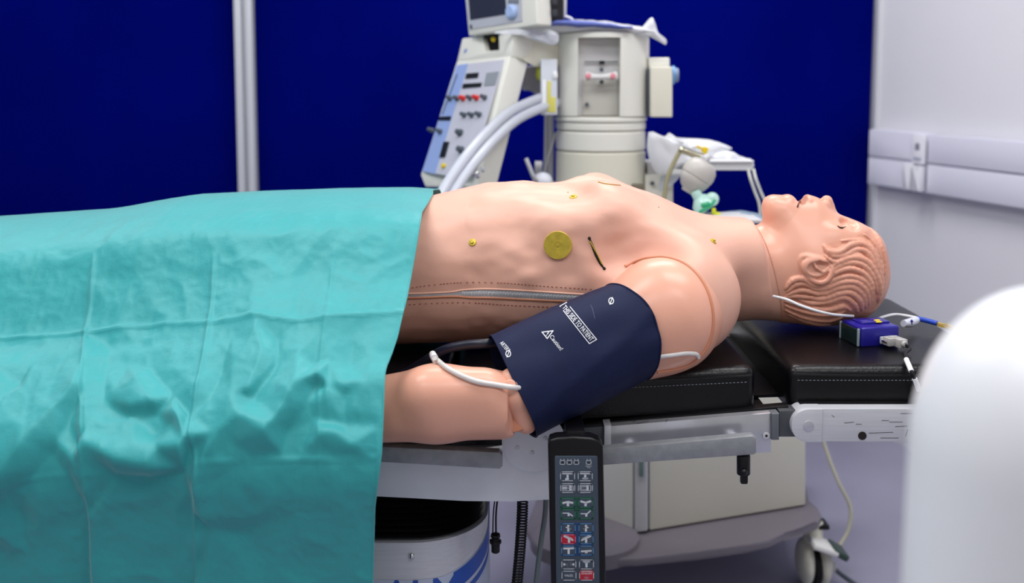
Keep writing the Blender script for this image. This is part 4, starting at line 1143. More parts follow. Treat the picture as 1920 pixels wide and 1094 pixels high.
    # big slack folds: a faceted relief (px, py, mm proud), triangulated and slightly softened
    C = [(x, 436, 0) for x in range(-700, 801, 75)] + [(-300, 520, 0), (-500, 560, 2), (0, 520, 0), (100, 520, -3), (172, 520, -5), (250, 525, 1), (320, 530, -3), (395, 520, -6), (420, 560, 0), (480, 540, 5), (530, 500, 0), (560, 540, -4), (600, 470, -3), (620, 525, 1), (700, 520, 3),
      (-600, 650, 5), (-300, 650, 5), (0, 642, 5), (80, 636, 6), (165, 630, 3), (205, 650, -2), (225, 618, 7), (260, 640, 2), (330, 612, 4), (400, 606, 2), (440, 640, 8), (480, 600, 11), (520, 640, 2), (560, 605, 2), (600, 630, 7), (620, 602, 8), (660, 640, 3), (700, 598, 9), (780, 594, 6),
      (-500, 800, 12), (-300, 740, 6), (-120, 860, 16), (-60, 700, 8), (0, 700, 7), (40, 725, -1), (45, 735, 10), (60, 690, 4), (120, 690, 9), (155, 690, 14), (200, 700, 5), (240, 690, 4), (285, 700, 6), (330, 700, 12), (380, 690, 13), (420, 700, 7), (440, 690, 15), (500, 672, 18), (520, 690, 3), (560, 670, 11), (590, 690, 4), (620, 680, 9), (660, 690, 4), (700, 670, 10), (760, 690, 8),
      (0, 765, 13), (60, 745, 12), (100, 755, 20), (148, 742, 30), (166, 742, 16), (200, 760, 8), (225, 745, 16), (265, 722, 23), (300, 768, 26), (250, 777, 23), (247, 786, 6), (298, 780, 7), (330, 755, 12), (370, 735, 20), (345, 792, 33), (359, 790, 12), (400, 760, 12), (420, 775, 20), (440, 750, 22), (455, 788, 29), (472, 742, 24), (478, 752, 8), (505, 818, 40), (522, 795, 34), (560, 733, 34), (596, 720, 31), (601, 728, 6), (613, 745, 18), (621, 733, 15), (641, 733, 20), (648, 748, 10), (690, 732, 22), (724, 728, 18), (770, 760, 16),
      (110, 785, 30), (60, 835, 31), (20, 882, 29), (-60, 930, 22), (132, 798, 2), (112, 830, 8), (95, 850, -2), (60, 892, 0), (150, 840, -2), (122, 880, -2), (140, 860, 8), (165, 815, 14), (162, 838, 22), (195, 820, 14), (225, 862, 33), (260, 830, 18), (286, 870, 35), (300, 845, 24), (347, 843, 35), (357, 832, 30), (363, 842, 4), (298, 820, 7), (325, 806, 9),
      (225, 888, 0), (285, 893, -2), (345, 882, -2), (368, 900, 8), (386, 860, 12), (402, 900, 0), (440, 835, 10), (410, 820, 20), (480, 855, 8), (440, 880, 2), (540, 810, 2), (565, 850, -2), (588, 790, 0), (605, 815, 16), (614, 850, 4), (628, 814, 20), (648, 800, 4), (662, 834, 15), (690, 862, 0), (718, 800, 4), (720, 860, 0), (580, 760, 10), (530, 850, 2),
      (-500, 960, 0), (-200, 990, 0), (0, 940, 6), (40, 960, -2), (80, 945, 4), (165, 960, -5), (178, 962, 5), (260, 960, 0), (364, 960, -5), (375, 962, 8), (400, 990, 0), (430, 965, 5), (460, 1000, -2), (480, 955, 3), (560, 960, -2), (600, 1000, 2), (640, 960, 3), (712, 960, 0), (430, 1040, 4), (500, 1060, -2), (60, 1040, 3), (260, 1040, 3), (320, 1080, -2),
      (186, 1094, 7), (168, 1094, -5), (100, 1094, 2), (280, 1120, 0), (377, 1094, 8), (362, 1094, -5), (480, 1120, 3), (600, 1094, -3), (712, 1094, 0)] + [(x, 1420, 0) for x in range(-700, 801, 150)] + [(-700, y, 0) for y in (600, 800, 1000, 1200)] + [(820, y, 4) for y in (560, 700, 850, 1000, 1200)]
    from mathutils.geometry import delaunay_2d_cdt
    vv, _e, ff, *_r = delaunay_2d_cdt([Vector((a, b)) for a, b, c in C], [], [], 0, 1e-4)
    val = {(round(a), round(b)): c for a, b, c in C}
    E2 = np.zeros_like(U)
    for f in ff:
        (x1, y1), (x2, y2), (x3, y3) = [tuple(vv[i]) for i in f]; z1, z2, z3 = [val.get((round(vv[i].x), round(vv[i].y)), 0) for i in f]
        den = (y2 - y3) * (x1 - x3) + (x3 - x2) * (y1 - y3)
        if abs(den) < 1e-6: continue
        a = ((y2 - y3) * (U - x3) + (x3 - x2) * (W - y3)) / den; b = ((y3 - y1) * (U - x3) + (x1 - x3) * (W - y3)) / den; c = 1 - a - b
        m = (a >= -1e-6) & (b >= -1e-6) & (c >= -1e-6); E2[m] = (a * z1 + b * z2 + c * z3)[m]
    for _ in range(2):
        p_ = np.pad(E2, 1, mode='edge'); E2 = (p_[:-2, 1:-1] + p_[2:, 1:-1] + p_[1:-1, :-2] + p_[1:-1, 2:] + 2 * E2) / 6
    D += E2 * .00105 * front
    # slack between folds: crumples
    V = np.stack([P0[..., 0], P0[..., 1] * 1.0, P0[..., 2]], -1).reshape(-1, 3); N = np.zeros(len(V))
    fr = front.reshape(-1)
    for i, p in enumerate(V):
        v = Vector(p); v1 = Vector((p[0] * 6 + p[2] * 4, p[2] * 5 - p[0] * 2, 3)); a = noise.noise(v1) * .005
        n2 = noise.noise(v * 17 + Vector((9, 2, 5))); a += (.5 - abs(n2)) * .0050
        n3 = noise.noise(v * 48); a += (.4 - abs(n3)) * .0018
        N[i] = a * (.18 + .82 * fr[i])
    D += N.reshape(D.shape)
    tu = np.gradient(P0, axis=1); tv = np.gradient(P0, axis=0); Nn = np.cross(tv, tu); Nn /= np.linalg.norm(Nn, axis=2, keepdims=True) + 1e-9
    if Nn[NV_ // 2, NU // 2, 1] > 0: Nn = -Nn
    P = P0 + Nn * D[..., None]
    # keep the hem calm
    idx = np.arange(NV_ * NU).reshape(NV_, NU)
    Q = np.stack([idx[:-1, :-1], idx[1:, :-1], idx[1:, 1:], idx[:-1, 1:]], -1).reshape(-1, 4)
    me_ = np_mesh('surgical_drape', P.reshape(-1, 3), Q)
    DR = thing('surgical_drape', 'turquoise disposable drape covering the legs and hips and hanging down in creases', 'drape', (-.7, 1.6, .9))
    o = link('cloth', me_, DRM); reparent(o, DR)
    md = o.modifiers.new('thick', 'SOLIDIFY'); md.thickness = .0008; md.offset = -1
    hem = [Vector(P[v, -1]) + Vector((-.0015, 0, 0)) for v in range(60, NV_, 5)]
    B().tube(hem, .0014, n=6, step=2).out('hem', DRM, DR)
    return P
DP = drape()
# lower body under the drape
leg = B()
for s in (-1, 1):
    leg.tube([(-.40, 1.88 + s * .085, .985), (-.70, 1.88 + s * .095, .975), (-.95, 1.88 + s * .095, .965), (-1.25, 1.88 + s * .09, .95)], .08, n=24, radii=[.088, .078, .066, .05])
leg.out('legs', SKIN, M1)
B().sph((-.38, 1.88, .99), .12, (1.0, 1.28, .9), n=32).out('briefs', mat('white_cotton', '#c9ccd0', .8), M1)
# ------------------------------------------------------------------ sensor box and leads on the head pad
DEV = mat('blue_plastic', '#1f1a8c', 0.28, spec=.6)
c1 = atz(1612, 652, HPZ + .004); ang = math.radians(12)
bx = thing('sensor_interface_box', 'small glossy blue electronic box with yellow marks standing on the head pad', 'electronic box', (c1.x, c1.y, HPZ + .002), ang)
Rz = Matrix.Rotation(ang, 3, 'Z')
def bl(x, y, z): return Vector((c1.x, c1.y, HPZ + .003)) + Rz @ Vector((x, y, z))
W_, D_, H_ = .079, .068, .036
def lbox(c, d, name, m, par=bx, bev=.002, seg=3): return B().box(bl(*c), d, Rz, bev, seg).out(name, m, par)
lbox((W_ / 2 + .001, D_ / 2, H_ / 2), (W_ - .004, D_, H_), 'housing', DEV, bev=.004)
lbox((-.0005, D_ / 2, H_ / 2 - .001), (.003, D_ - .006, H_ - .006), 'end_window', mat('smoked_window', '#1b2a2c', .2, spec=.7), bev=.001)
lbox((-.001, .004, H_ / 2), (.004, .004, H_ - .004), 'clip', mat('clear_clip', '#8fa0a8', .3), bev=.001)
lbox((-.001, D_ - .005, H_ / 2), (.004, .004, H_ - .004), 'clip', mat('clear_clip', '#8fa0a8', .3), bev=.001)
lbox((W_ / 2 + .006, D_ * .60, H_ + .0012), (W_ * .72, D_ * .50, .0040), 'raised_lid', DEV, bev=.0018)
for k, (x, y) in enumerate(((.054, .034), (.050, .022))):
    B().sph(bl(x, y, H_ + .0034), .0042, (1.6, .8, .35), rot=Rz).out('yellow_led', mat('yellow_plastic', '#f2d21d', .35), bx)
def btop(u, v): return bl(u, v, H_ + .0038)
PR = mat('lilac_print', '#8f8fe0', .5)
for k, yv in enumerate((.024, .030, .036)):
    flat('print_ticks', poly2(*[bar(.022 + .0032 * i, yv, .0016, .0022) for i in range(7 - k)]), btop, PR, bx)
V, Q = text_mesh('V24', True); flat('lettering', ([(.050 + a * .007, .044 + b * .006) for a, b in V], Q), btop, PR, bx)
# grey plug at the front
pg = thing('serial_plug', 'grey nine-pin serial plug pushed into the front of the blue box', 'plug', tuple(bl(.06, -.02, 0)))
GR = mat('grey_plug', '#b4b2b0', .45)
Rp = Matrix.Rotation(ang + math.radians(8), 3, 'Z')
def gb(c, d, name, m=GR, bev=.0012): return B().box(bl(.050, -.004, .010) + Rp @ Vector(c), d, Rp, bev).out(name, m, pg)
gb((0, -.0015, .004), (.030, .005, .0125), 'flange', STEEL)
gb((.002, -.012, .004), (.028, .018, .014), 'hood')
gb((.009, -.026, .003), (.017, .014, .015), 'strain_housing')
gb((.004, -.012, .0115), (.018, .008, .002), 'ridge')
for s in (-1, 1):
    p = bl(.050, -.004, .010) + Rp @ Vector((s * .0125, -.004, .004)); B().cyl(p, p + Rp @ Vector((0, -.012, 0)), .0026, n=14, bev=.0004).out('thumb_screw', CHROME, pg)
q0 = bl(.050, -.004, .010) + Rp @ Vector((.009, -.032, .003))
B().lathe([(.0060, 0), (.0062, .003), (.0048, .006), (.0040, .006)], q0, 20, tuple(Rp @ Vector((0, -1, 0)))).out('collar', GR, pg)
cb = thing('serial_cable', 'black cable with two white labels falling over the edge of the head pad', 'cable', tuple(q0))
cpts = [q0 + Rp @ Vector((0, .002, 0)), q0 + Vector((.004, -.018, -.003)), at(1697, 665, 1.655), at(1706, 690, 1.612), at(1713, 706, 1.600), at(1722, 730, 1.602), at(1732, 770, 1.600), at(1750, 880, 1.575), at(1790, 980, 1.50)]
B().tube(cpts, .0031, n=10).out('jacket', BLACKM, cb)
sp_, _ = spline(cpts, False, [1] * len(cpts), 10)
def sleeve(i0, i1): B().tube(sp_[i0:i1], .0042, n=14, step=1).out('cable_label', PRINTW, cb)
sleeve(24, 35); sleeve(42, 52)
# white sensor lead from the neck, its plug, blue shrink tube, yellow wires
wl = thing('sensor_lead', 'thin white lead running from the neck under the hair to the blue box', 'cable', tuple(at(1452, 557, 1.80)))
pts = [at(1450, 556, 1.785), at(1475, 562, 1.762), at(1500, 573, 1.752), at(1530, 583, 1.752), at(1560, 590, 1.765), at(1583, 592, 1.79), at(1600, 593, 1.80)]
B().tube(pts, .0026, n=10).out('lead', WHITEC, wl)
rl = thing('adaptor_lead', 'white moulded plug with blue sleeve and yellow wires right of the blue box', 'cable', tuple(at(1700, 600, 1.84)))
B().tube([bl(W_ - .012, D_ + .001, .030), at(1672, 591, 1.865), at(1695, 592, 1.86), at(1721, 597, 1.85)], .0028, n=10).out('lead', WHITEC, rl)
B().tube([at(1694, 607, 1.81), at(1705, 606, 1.825), at(1714, 603, 1.84), at(1722, 599, 1.85)], .006, n=16, radii=[.0062, .0085, .0085, .0045]).out('moulded_plug', mat('clear_white_plug', '#d6dae6', .25, spec=.6), rl)
V, Q = poly2([(1709.5, 599), (1713.5, 604), (1711, 604), (1711, 609), (1708, 609), (1708, 604), (1705.5, 604)])
flat('arrow', (V, Q), lambda u, v: at(u, v, 1.814), DEV, rl)
B().tube([at(1720, 598, 1.85), at(1735, 601, 1.84), at(1757, 607, 1.825)], .0048, n=16).out('shrink_sleeve', mat('royal_blue', '#1f49c0', .4), rl)
for i, (dx, dy) in enumerate(((0, -2.5), (1, 0.5), (0, 3))):
    B().tube([at(1755, 607 + dy, 1.827), at(1768, 611 + dy, 1.815), at(1785, 617 + dy * 1.3, 1.79), at(1830, 660 + dy, 1.66), at(1860, 760 + dy, 1.56)], .0012, n=6).out('yellow_wire', mat('yellow_wire', '#d8b51e', .4), rl)
# ------------------------------------------------------------------ white rounded pedestal close to the camera
WP = mat('white_enamel', '#f3f5f9', 0.35, spec=.5)
pc = at(1992, 560, .62)
pd = thing('round_topped_pedestal', 'blurred white pedestal with rounded dome top at the near right edge', 'pedestal', (pc.x, pc.y, 0))
r0 = pc.x - at(1736, 720, .62).x + .003
prof = [(r0 * 1.25, .0), (r0 * 1.25, .03), (r0 * 1.20, .05)] + [(r0 * 1.0 + .12 * r0 * (1 - t), .05 + t * (1.13 - .05)) for t in np.linspace(0, 1, 8)]
zt = at(1925, 548, .62).z + .002; zs_ = 1.13
for k in range(1, 17):
    a = k / 16 * PI / 2; prof.append((r0 * math.cos(a) ** .9 if k < 16 else 0, zs_ + (zt - zs_) * math.sin(a)))
B().lathe(prof, (pc.x, pc.y, 0), 96).out('body', WP, pd, sa=1.2)
B().lathe([(r0 * 1.30, 0), (r0 * 1.30, .02), (r0 * 1.25, .025)], (pc.x, pc.y, 0), 64).out('foot_ring', PAINTG, pd)
# ------------------------------------------------------------------ medical machine behind the table
CREAM = mat('cream_plastic', '#dcdacb', 0.45, var=.02, vscale=6); CREAM2 = mat('light_cream_plastic', '#e2e2da', 0.42)
GREYP = mat('warm_grey_plastic', '#7d7780', 0.5, var=.03, vscale=8); LG = mat('light_grey_plastic', '#c9c9cb', .45); SHD = mat('recess_grey', '#a9a69c', .6)
PANL = mat('panel_lilac', '#c3c4d2', .5); PANB = mat('panel_blue', '#8fa6da', .5); KNOB = mat('knob_grey', '#4b5560', .5); KRED = mat('knob_red', '#d2201c', .45); LCD = mat('display_black', '#0d141c', .25)
SCR = mat('screen_blue', '#101c38', .15); YEL = mat('yellow_clip', '#e8c912', .4); FILM = mat('plastic_film', '#e8ebf2', .22, spec=.8, alpha=.55, bump=.8, bscale=25); FILM2 = mat('plastic_film_thick', '#e6e8ee', .25, spec=.8, alpha=.85, bump=.8, bscale=30)
MA = thing('ventilator_machine', 'cream anaesthesia ventilator machine on castors behind the operating table', 'medical machine', (.45, 2.9, 0))
def slab(name, c, dv, m, par=MA, bev=.003, seg=3):
    P = [at(*p) for p in c]; dv = Vector(dv); b_ = B()
    a = [b_.bm.verts.new(p) for p in P]; z = [b_.bm.verts.new(p + dv) for p in P]; k = len(P)
    b_.bm.faces.new(a); b_.bm.faces.new(z[::-1])
    for i in range(k): b_.bm.faces.new((a[i], z[i], z[(i + 1) % k], a[(i + 1) % k]))
    bmesh.ops.recalc_face_normals(b_.bm, faces=b_.bm.faces)
    if bev: bmesh.ops.bevel(b_.bm, geom=list(b_.bm.edges), offset=bev, segments=seg, profile=.5, affect='EDGES')
    return b_.out(name, m, par)
def rectp(x0, y0, x1, y1, Y): return [(x0, y0, Y), (x1, y0, Y), (x1, y1, Y), (x0, y1, Y)]
# tower
tc = at(1128, 200, 2.84); tc = Vector((tc.x + .0, 2.84, 0)); RT = .127
zt, zb2 = at(1130, 70, 2.72).z, at(1130, 219, 2.72).z
nx0, nx1 = at(1084, 150, 2.72).x - tc.x, at(1163, 150, 2.72).x - tc.x
def tower_plan(r, notch=True):
    P = []; 
    for k in range(73):
        a = -PI / 2 + 2 * PI * (k + .5) / 73; x, y = r * 1.04 * math.cos(a), r * math.sin(a)
        if notch and y < 0 and nx0 < x < nx1: continue
        P.append((a, x, y))
    P = [(x, y) for a, x, y in P]
    if notch:
        f = lambda x: -math.sqrt(max(r * r - (x / 1.04) ** 2, 0))
        P = [(nx1, -r + .06), (nx1, f(nx1))] + P + [(nx0, f(nx0)), (nx0, -r + .06)]
    return P
B().prism(tower_plan(RT), (tc.x, tc.y, zb2), (1, 0, 0), (0, 1, 0), zt - zb2, .002).out('absorber_housing', CREAM2, MA)
B().box((tc.x + (nx0 + nx1) / 2, tc.y - RT + .055, (zt + zb2) / 2), (nx1 - nx0, .008, zt - zb2 - .002)).out('recess_back', LG, MA)
slab('recess_slot', rectp(1108, 88, 1143, 164, 2.766), (0, .004, 0), SHD, bev=.001)
slab('lower_panel', rectp(1092, 148, 1158, 217, 2.760), (0, .006, 0), mat('lower_panel_grey', '#bdbcb6', .5), bev=.001)
slab('slide_bar', rectp(1096, 115, 1159, 117, 2.755), (0, .004, 0), KNOB, bev=.0005)
slab('latch', rectp(1124, 114, 1134, 120, 2.750), (0, .006, 0), BLACKP, bev=.001)
b_ = B().tube([at(1100, 143, 2.735), at(1112, 144, 2.73), at(1128, 144, 2.728), at(1142, 143, 2.73), at(1154, 143, 2.735)], .01, n=14, radii=[.014, .009, .0075, .009, .014]); b_.out('recess_handle', mat('clear_strap', '#dcdcdc', .4), MA)
for x in (1103, 1149): B().sph(at(x, 143, 2.724), .0085, (1, .6, 1)).out('pink_pad', mat('pink_pad', '#e08c98', .5), MA)
for y in (131, 154): B().cyl(at(1128, y, 2.752), at(1128, y, 2.742), .006, n=14).out('bolt', KNOB, MA)
B().cyl(at(1100.5, 196, 2.758), at(1100.5, 196, 2.75), .0055, n=14).out('key_lock', KNOB, MA)
ys = [(221, 231), (232, 247), (249, 286), (288, 345)]
for i, (ya, yb_) in enumerate(ys):
    za, zz2 = at(1130, ya, 2.71).z, at(1130, yb_, 2.71).z
    if i == 3: zz2 = at(1130, 420, 2.71).z
    r = RT * (1.02 if i == 0 else 1.0)
    B().lathe([(0, 0), (r - .004, 0), (r, .004), (r, za - zz2 - .004), (r - .004, za - zz2), (0, za - zz2)], (tc.x - .002, tc.y, zz2), 64).out('canister_ring', CREAM2 if i < 3 else CREAM, MA)
B().lathe([(0, 0), (RT * .95, 0), (RT * .95, .3), (0, .3)], (tc.x, tc.y, zb2 - .30), 48).out('canister_core', SHD, MA)
B().lathe([(0, 0), (RT * 1.0, 0), (RT * 1.0, .012), (RT * .9, .018), (0, .018)], (tc.x, tc.y, zt), 64, sx=1.03).out('top_lid', CREAM2, MA)
# box on the right of the tower
slab('side_box', rectp(1220, 125, 1261, 220, 2.74), (.0, .12, 0), CREAM, bev=.004)
slab('side_box_shadow_gap', rectp(1215, 128, 1219, 218, 2.76), (0, .08, 0), KNOB, bev=.001)
slab('side_bracket', rectp(1216, 108, 1256, 126, 2.78), (0, .08, 0), CREAM2, bev=.004)
kb_ = at(1262, 141, 2.80); B().cyl(kb_, kb_ + Vector((.014, 0, 0)), .020, n=20, bev=.002).out('side_knob', mat('steel_blue_knob', '#7e8ea8', .4), MA)
B().cyl(kb_ + Vector((-.004, 0, 0)), kb_ + Vector((.003, 0, 0)), .026, n=20).out('blue_ring', mat('blue_ring', '#6a9fd6', .4), MA)
# clear panel with yellow label on the left of the tower
slab('clear_cover', rectp(1014, 111, 1045, 216, 2.74), (0, .05, 0), mat('clear_cover', '#d5dbe6', .25, spec=.7), bev=.003)
slab('yellow_label', rectp(1026, 152, 1033, 210, 2.738), (0, .002, 0), mat('pale_yellow', '#d5cf6a', .5), bev=.0005)
slab('yellow_label', rectp(1033, 182, 1042, 211, 2.738), (0, .002, 0), mat('pale_yellow', '#d5cf6a', .5), bev=.0005)
slab('white_label', rectp(1017, 150, 1024, 212, 2.738), (0, .002, 0), PRINTW, bev=.0005)
b_ = B().sph(at(1011, 135, 2.80), .018, (.6, 1, 1.4)); b_.out('yellow_valve', mat('lime_valve', '#d8dc4a', .4), MA)
B().sph(at(1041, 141, 2.737), .009, (.8, .5, 1.3)).out('white_pin', PRINTW, MA)
yq = lambda x, y: atz(x, y, .205).y
Y1, Y2, Y3 = yq(1217, 996), yq(1510, 948), yq(1100, 962)
# main cabinet under and behind
slab('cabinet_front', [(1217, 470, Y1), (1510, 470, Y2), (1510, 948, Y2), (1217, 996, Y1)], (.10, .36, 0), CREAM, bev=.004)
slab('cabinet_corner', [(1189, 470, Y1 - .01), (1214, 470, Y1 - .015), (1214, 997, Y1 - .015), (1189, 1000, Y1 - .01)], (.10, .30, 0), LG, bev=.004)
slab('cabinet_side', [(1100, 470, Y3), (1187, 470, Y1), (1187, 998, Y1), (1100, 962, Y3)], (.10, .30, 0), CREAM2, bev=.004)
slab('side_groove', [(1139, 500, Y3 + (Y1 - Y3) * .44), (1147, 500, Y3 + (Y1 - Y3) * .53), (1147, 980, Y3 + (Y1 - Y3) * .53), (1139, 976, Y3 + (Y1 - Y3) * .44)], (.01, .02, 0), LG, bev=.001)
slab('cabinet_top', [(1000, 440, 2.70), (1330, 440, 2.70), (1330, 472, 2.70), (1000, 472, 2.70)], (0, .42, 0), CREAM, bev=.005)
slab('drawer_seam', [(1213, 780, Y1 - .008), (1217, 780, Y1 - .008), (1217, 990, Y1 - .008), (1213, 990, Y1 - .008)], (0, .01, 0), KNOB, bev=.0006)
slab('hinge_cover', [(1199, 862, Y1 - .022), (1207, 862, Y1 - .022), (1207, 895, Y1 - .022), (1199, 895, Y1 - .022)], (0, .01, 0), mat('green_grey', '#5f7774', .5), bev=.001)
# blocks to the right of the canister
slab('manifold_block', rectp(1214, 305, 1250, 330, 2.80), (0, .12, 0), LG, bev=.003)
slab('manifold_block', rectp(1210, 328, 1262, 440, 2.78), (0, .14, 0), CREAM2, bev=.003)
B().cyl(at(1223, 344, 2.779), at(1223, 344, 2.77), .006, n=12).out('screw', KNOB, MA)
slab('vent_strip', rectp(1188, 348, 1209, 356, 2.70), (0, .05, 0), mat('brown_grey', '#6b6455', .6), bev=.001)
# rods on the left of the tower
for x, w in ((1025, .006), (1034, .009)): B().cyl(at(x, 172, 2.92), at(x - 3, 420, 2.92), w, n=16).out('support_rod', STEEL, MA)
B().tube([at(1042, 250, 2.9), at(1030, 290, 2.88), at(1020, 325, 2.9), at(1015, 360, 2.9)], .005).out('gas_line', LG, MA)
B().cyl(at(986, 297, 2.72), at(1000, 332, 2.72), .006, n=14, bev=.001).out('lever_rod', STEEL, MA)
B().sph(at(1017, 340, 2.76), .028, (1, .9, .9)).out('white_dome', mat('frosted_white', '#e2e6f0', .35), MA)
B().tube([at(1000, 332, 2.72), at(1015, 342, 2.76), at(1045, 345, 2.84)], .006).out('valve_bracket', LG, MA)
B().cyl(at(1003, 318, 2.95), at(1016, 318, 2.95), .025, n=18).out('gas_valve', LG, MA)
# base plate
zbp = .20
out_ = [(1196, 1012), (1460, 1024 - 60), (1512, 946), (1534, 955), (1541, 968), (1533, 983), (1500, 992), (1470, 1004), (1440, 1022), (1400, 1030), (1196, 1060), (1150, 1066), (1000, 1066), (960, 1050), (950, 1020), (985, 985), (1040, 960), (1120, 955)]
P = [Vector((.16, 3.2, 0)), Vector((.95, 3.25, 0))] + [atz(x, y, zbp) for x, y in [(1512, 940), (1534, 953), (1541, 966), (1533, 980), (1500, 988), (1470, 1000), (1440, 1015), (1400, 1022), (1300, 1036), (1196, 1048), (1080, 1050), (1010, 1030), (985, 990)]]
b_ = B(); b_.prism([(p.x, p.y) for p in P], (0, 0, zbp - .022), (1, 0, 0), (0, 1, 0), .022, .006, 3); b_.out('base_plate', GREYP, MA)
cl = atz(1105, 1005, zbp + .012); rx = (atz(1195, 1005, zbp).x - cl.x)
b_ = B(); b_.prism([(cl.x + rx * math.cos(a) * (1 if math.cos(a) > 0 else 1.2), cl.y + .115 * math.sin(a)) for a in np.linspace(0, 2 * PI, 40, endpoint=False)], (0, 0, zbp - .024), (1, 0, 0), (0, 1, 0), .036, .007, 3); b_.out('base_lobe', GREYP, MA)
def castor(px, py, Y, name='castor'):
    c = at(px, py, Y); c.z = .062; k = B()
    hsg = B().sph(c + Vector((-.020, 0, .006)), .062, (.36, 1, 1), n=32).sph(c + Vector((.026, 0, .006)), .062, (.36, 1, 1), n=32).out('castor', CREAM, MA)
    B().lathe([(.0, -.012), (.050, -.012), (.058, -.006), (.058, .006), (.050, .012), (0, .012)], c + Vector((.003, 0, -.004)), 40, (1, 0, 0)).out('tyre', BLACKM, hsg)
    B().cyl(c + Vector((0, 0, .03)), (c.x, c.y, zbp - .02), .026, n=24, bev=.003).out('stem', CREAM, hsg)
    B().box((c.x + .002, c.y, zbp - .028), (.07, .05, .012), bev=.003).out('mount', BLACKP, hsg)
    B().box(c + Vector((.012, -.045, .072)), (.070, .075, .016), Matrix.Rotation(.35, 3, 'Y'), .006).out('brake_pedal', mat('pedal_white', '#e9e9e6', .4), hsg)
    B().box(c + Vector((.052, -.045, .058)), (.046, .070, .018), Matrix.Rotation(.5, 3, 'Y'), .006).out('release_pedal', mat('pedal_green', '#2f4640', .45), hsg)
    B().cyl(c + Vector((.045, -.02, 0)), c + Vector((.055, -.02, 0)), .013, n=18).out('axle_cap', LG, hsg)
castor(1522, 1085, 2.60); castor(1100, 1100, 2.62); castor(1300, 1010, 3.1)
B().tube([at(1556, 1060, 2.6), at(1580, 1080, 2.58), at(1620, 1108, 2.5)], .006).out('floor_lead', KNOB, MA)
cbl = B().tube([at(1535, 790, 2.72), at(1546, 835, 2.70), at(1570, 900, 2.66), at(1594, 950, 2.64), at(1592, 990, 2.63), at(1578, 1018, 2.62), at(1560, 1040, 2.60)], .0055, n=12).out('beige_cable', mat('beige_cable', '#b9b6a6', .5))
tag(cbl, 'beige cable looping down in front of the floor to the castor', 'cable')
# ---- console with knobs, leaning back and facing left
BLc, TLc, TRc, BRc = (787, 328, 2.80), (856, 114, 2.88), (956, 105, 2.70), (893, 352, 2.62)
con = slab('console', [TLc, TRc, BRc, (836, 352, 2.72), (797, 352, 2.79), BLc], (.055, .050, 0), CREAM2, bev=.006)
p0, p1, p2 = at(*TLc), at(*TRc), at(*BLc); cn_ = (p1 - p0).cross(p2 - p0).normalized()
if cn_.y > 0: cn_ = -cn_
def chit(px, py, o=0.0):
    a = Vector((0, 0, H)); d = (at(px, py, 1.0) - a).normalized(); t = (p0 - a).dot(cn_) / d.dot(cn_); return a + d * t + cn_ * o
def cplate(name, pts, m, o0=.0, th=.002, par=MA, bev=.0004):
    b_ = B(); a = [b_.bm.verts.new(chit(x, y, o0 + th)) for x, y in pts]; z = [b_.bm.verts.new(chit(x, y, o0 - .001)) for x, y in pts]; k = len(pts)
    f = b_.bm.faces.new(a); b_.bm.faces.new(z[::-1])
    for i in range(k): b_.bm.faces.new((a[i], z[i], z[(i + 1) % k], a[(i + 1) % k]))
    return b_.out(name, m, par)
cplate('control_panel', [(858, 123), (946, 112), (882, 332), (835, 329), (793, 322)], PANL, 0, .002)
cplate('blue_panel_area', [(858, 123), (879, 120), (817, 327), (793, 322)], PANB, .002, .001)
cplate('display', [(876, 139), (899, 137), (897, 147), (874, 149)], LCD, .002, .002)
cplate('display', [(870, 158), (905, 156), (903, 164), (868, 167)], LCD, .002, .002)
cplate('display', [(914, 138), (937, 135), (930, 160), (909, 162)], mat('grey_display', '#8d949e', .3), .002, .002)
cplate('display', [(827, 220), (848, 219), (846, 227), (824, 227)], LCD, .003, .002)
cplate('display', [(834, 267), (844, 267), (836, 296), (826, 296)], LCD, .003, .002)
cplate('flow_line', [(858, 140), (860, 140), (832, 216), (830, 216)], KNOB, .003, .001)
for (x, y, m_) in ((847, 186, KNOB), (860, 186, KNOB), (871, 186, KRED), (884, 185, KNOB), (896, 185, KRED), (911, 184, KNOB), (873, 217, KNOB), (887, 217, KNOB), (901, 216, KNOB), (865, 250, KNOB), (867, 282, KNOB), (812, 246, KNOB), (828, 248, KNOB)):
    a = chit(x, y, .002); r = .0085 if m_ is KRED else .0078
    if y in (250, 282): r = .0105
    B().lathe([(r, 0), (r, .004), (r * .8, .006), (r * .72, .016), (r * .5, .018), (0, .018)], a, 20, tuple(cn_)).out('knob', m_, MA)
B().lathe([(.007, 0), (.007, .006), (0, .008)], chit(834, 312, .002), 18, tuple(cn_)).out('knob', YEL, MA)
B().lathe([(.009, 0), (.009, .01), (.004, .012), (.004, .02), (0, .02)], chit(898, 330, .002), 18, tuple(cn_)).out('outlet_port', CHROME, MA)
B().lathe([(.006, 0), (.006, .01), (0, .01)], chit(908, 320, .002), 18, tuple(cn_)).out('outlet_port', STEEL, MA)
# console head, two lumps with a dark gap, arm to the tower
slab('console_head', [(866, 72, 2.88), (903, 68, 2.84), (910, 96, 2.82), (935, 94, 2.78), (934, 66, 2.77), (945, 60, 2.75), (962, 68, 2.70), (958, 108, 2.70), (856, 116, 2.88)], (.055, .050, 0), CREAM2, bev=.004)
slab('console_arm', [(960, 66, 2.72), (990, 74, 2.76), (1050, 84, 2.80), (1050, 124, 2.80), (1000, 126, 2.76), (978, 112, 2.72), (958, 108, 2.71)], (.03, .10, 0), CREAM, bev=.005)
slab('arm_bracket', [(985, 124, 2.86), (1030, 124, 2.9), (1030, 175, 2.9), (1008, 180, 2.9), (992, 170, 2.88), (978, 170, 2.86)], (.02, .06, 0), LG, bev=.004)
slab('head_gap', [(905, 66, 2.86), (934, 64, 2.82), (934, 95, 2.82), (908, 97, 2.84)], (.03, .03, 0), BLACKP, bev=.002)
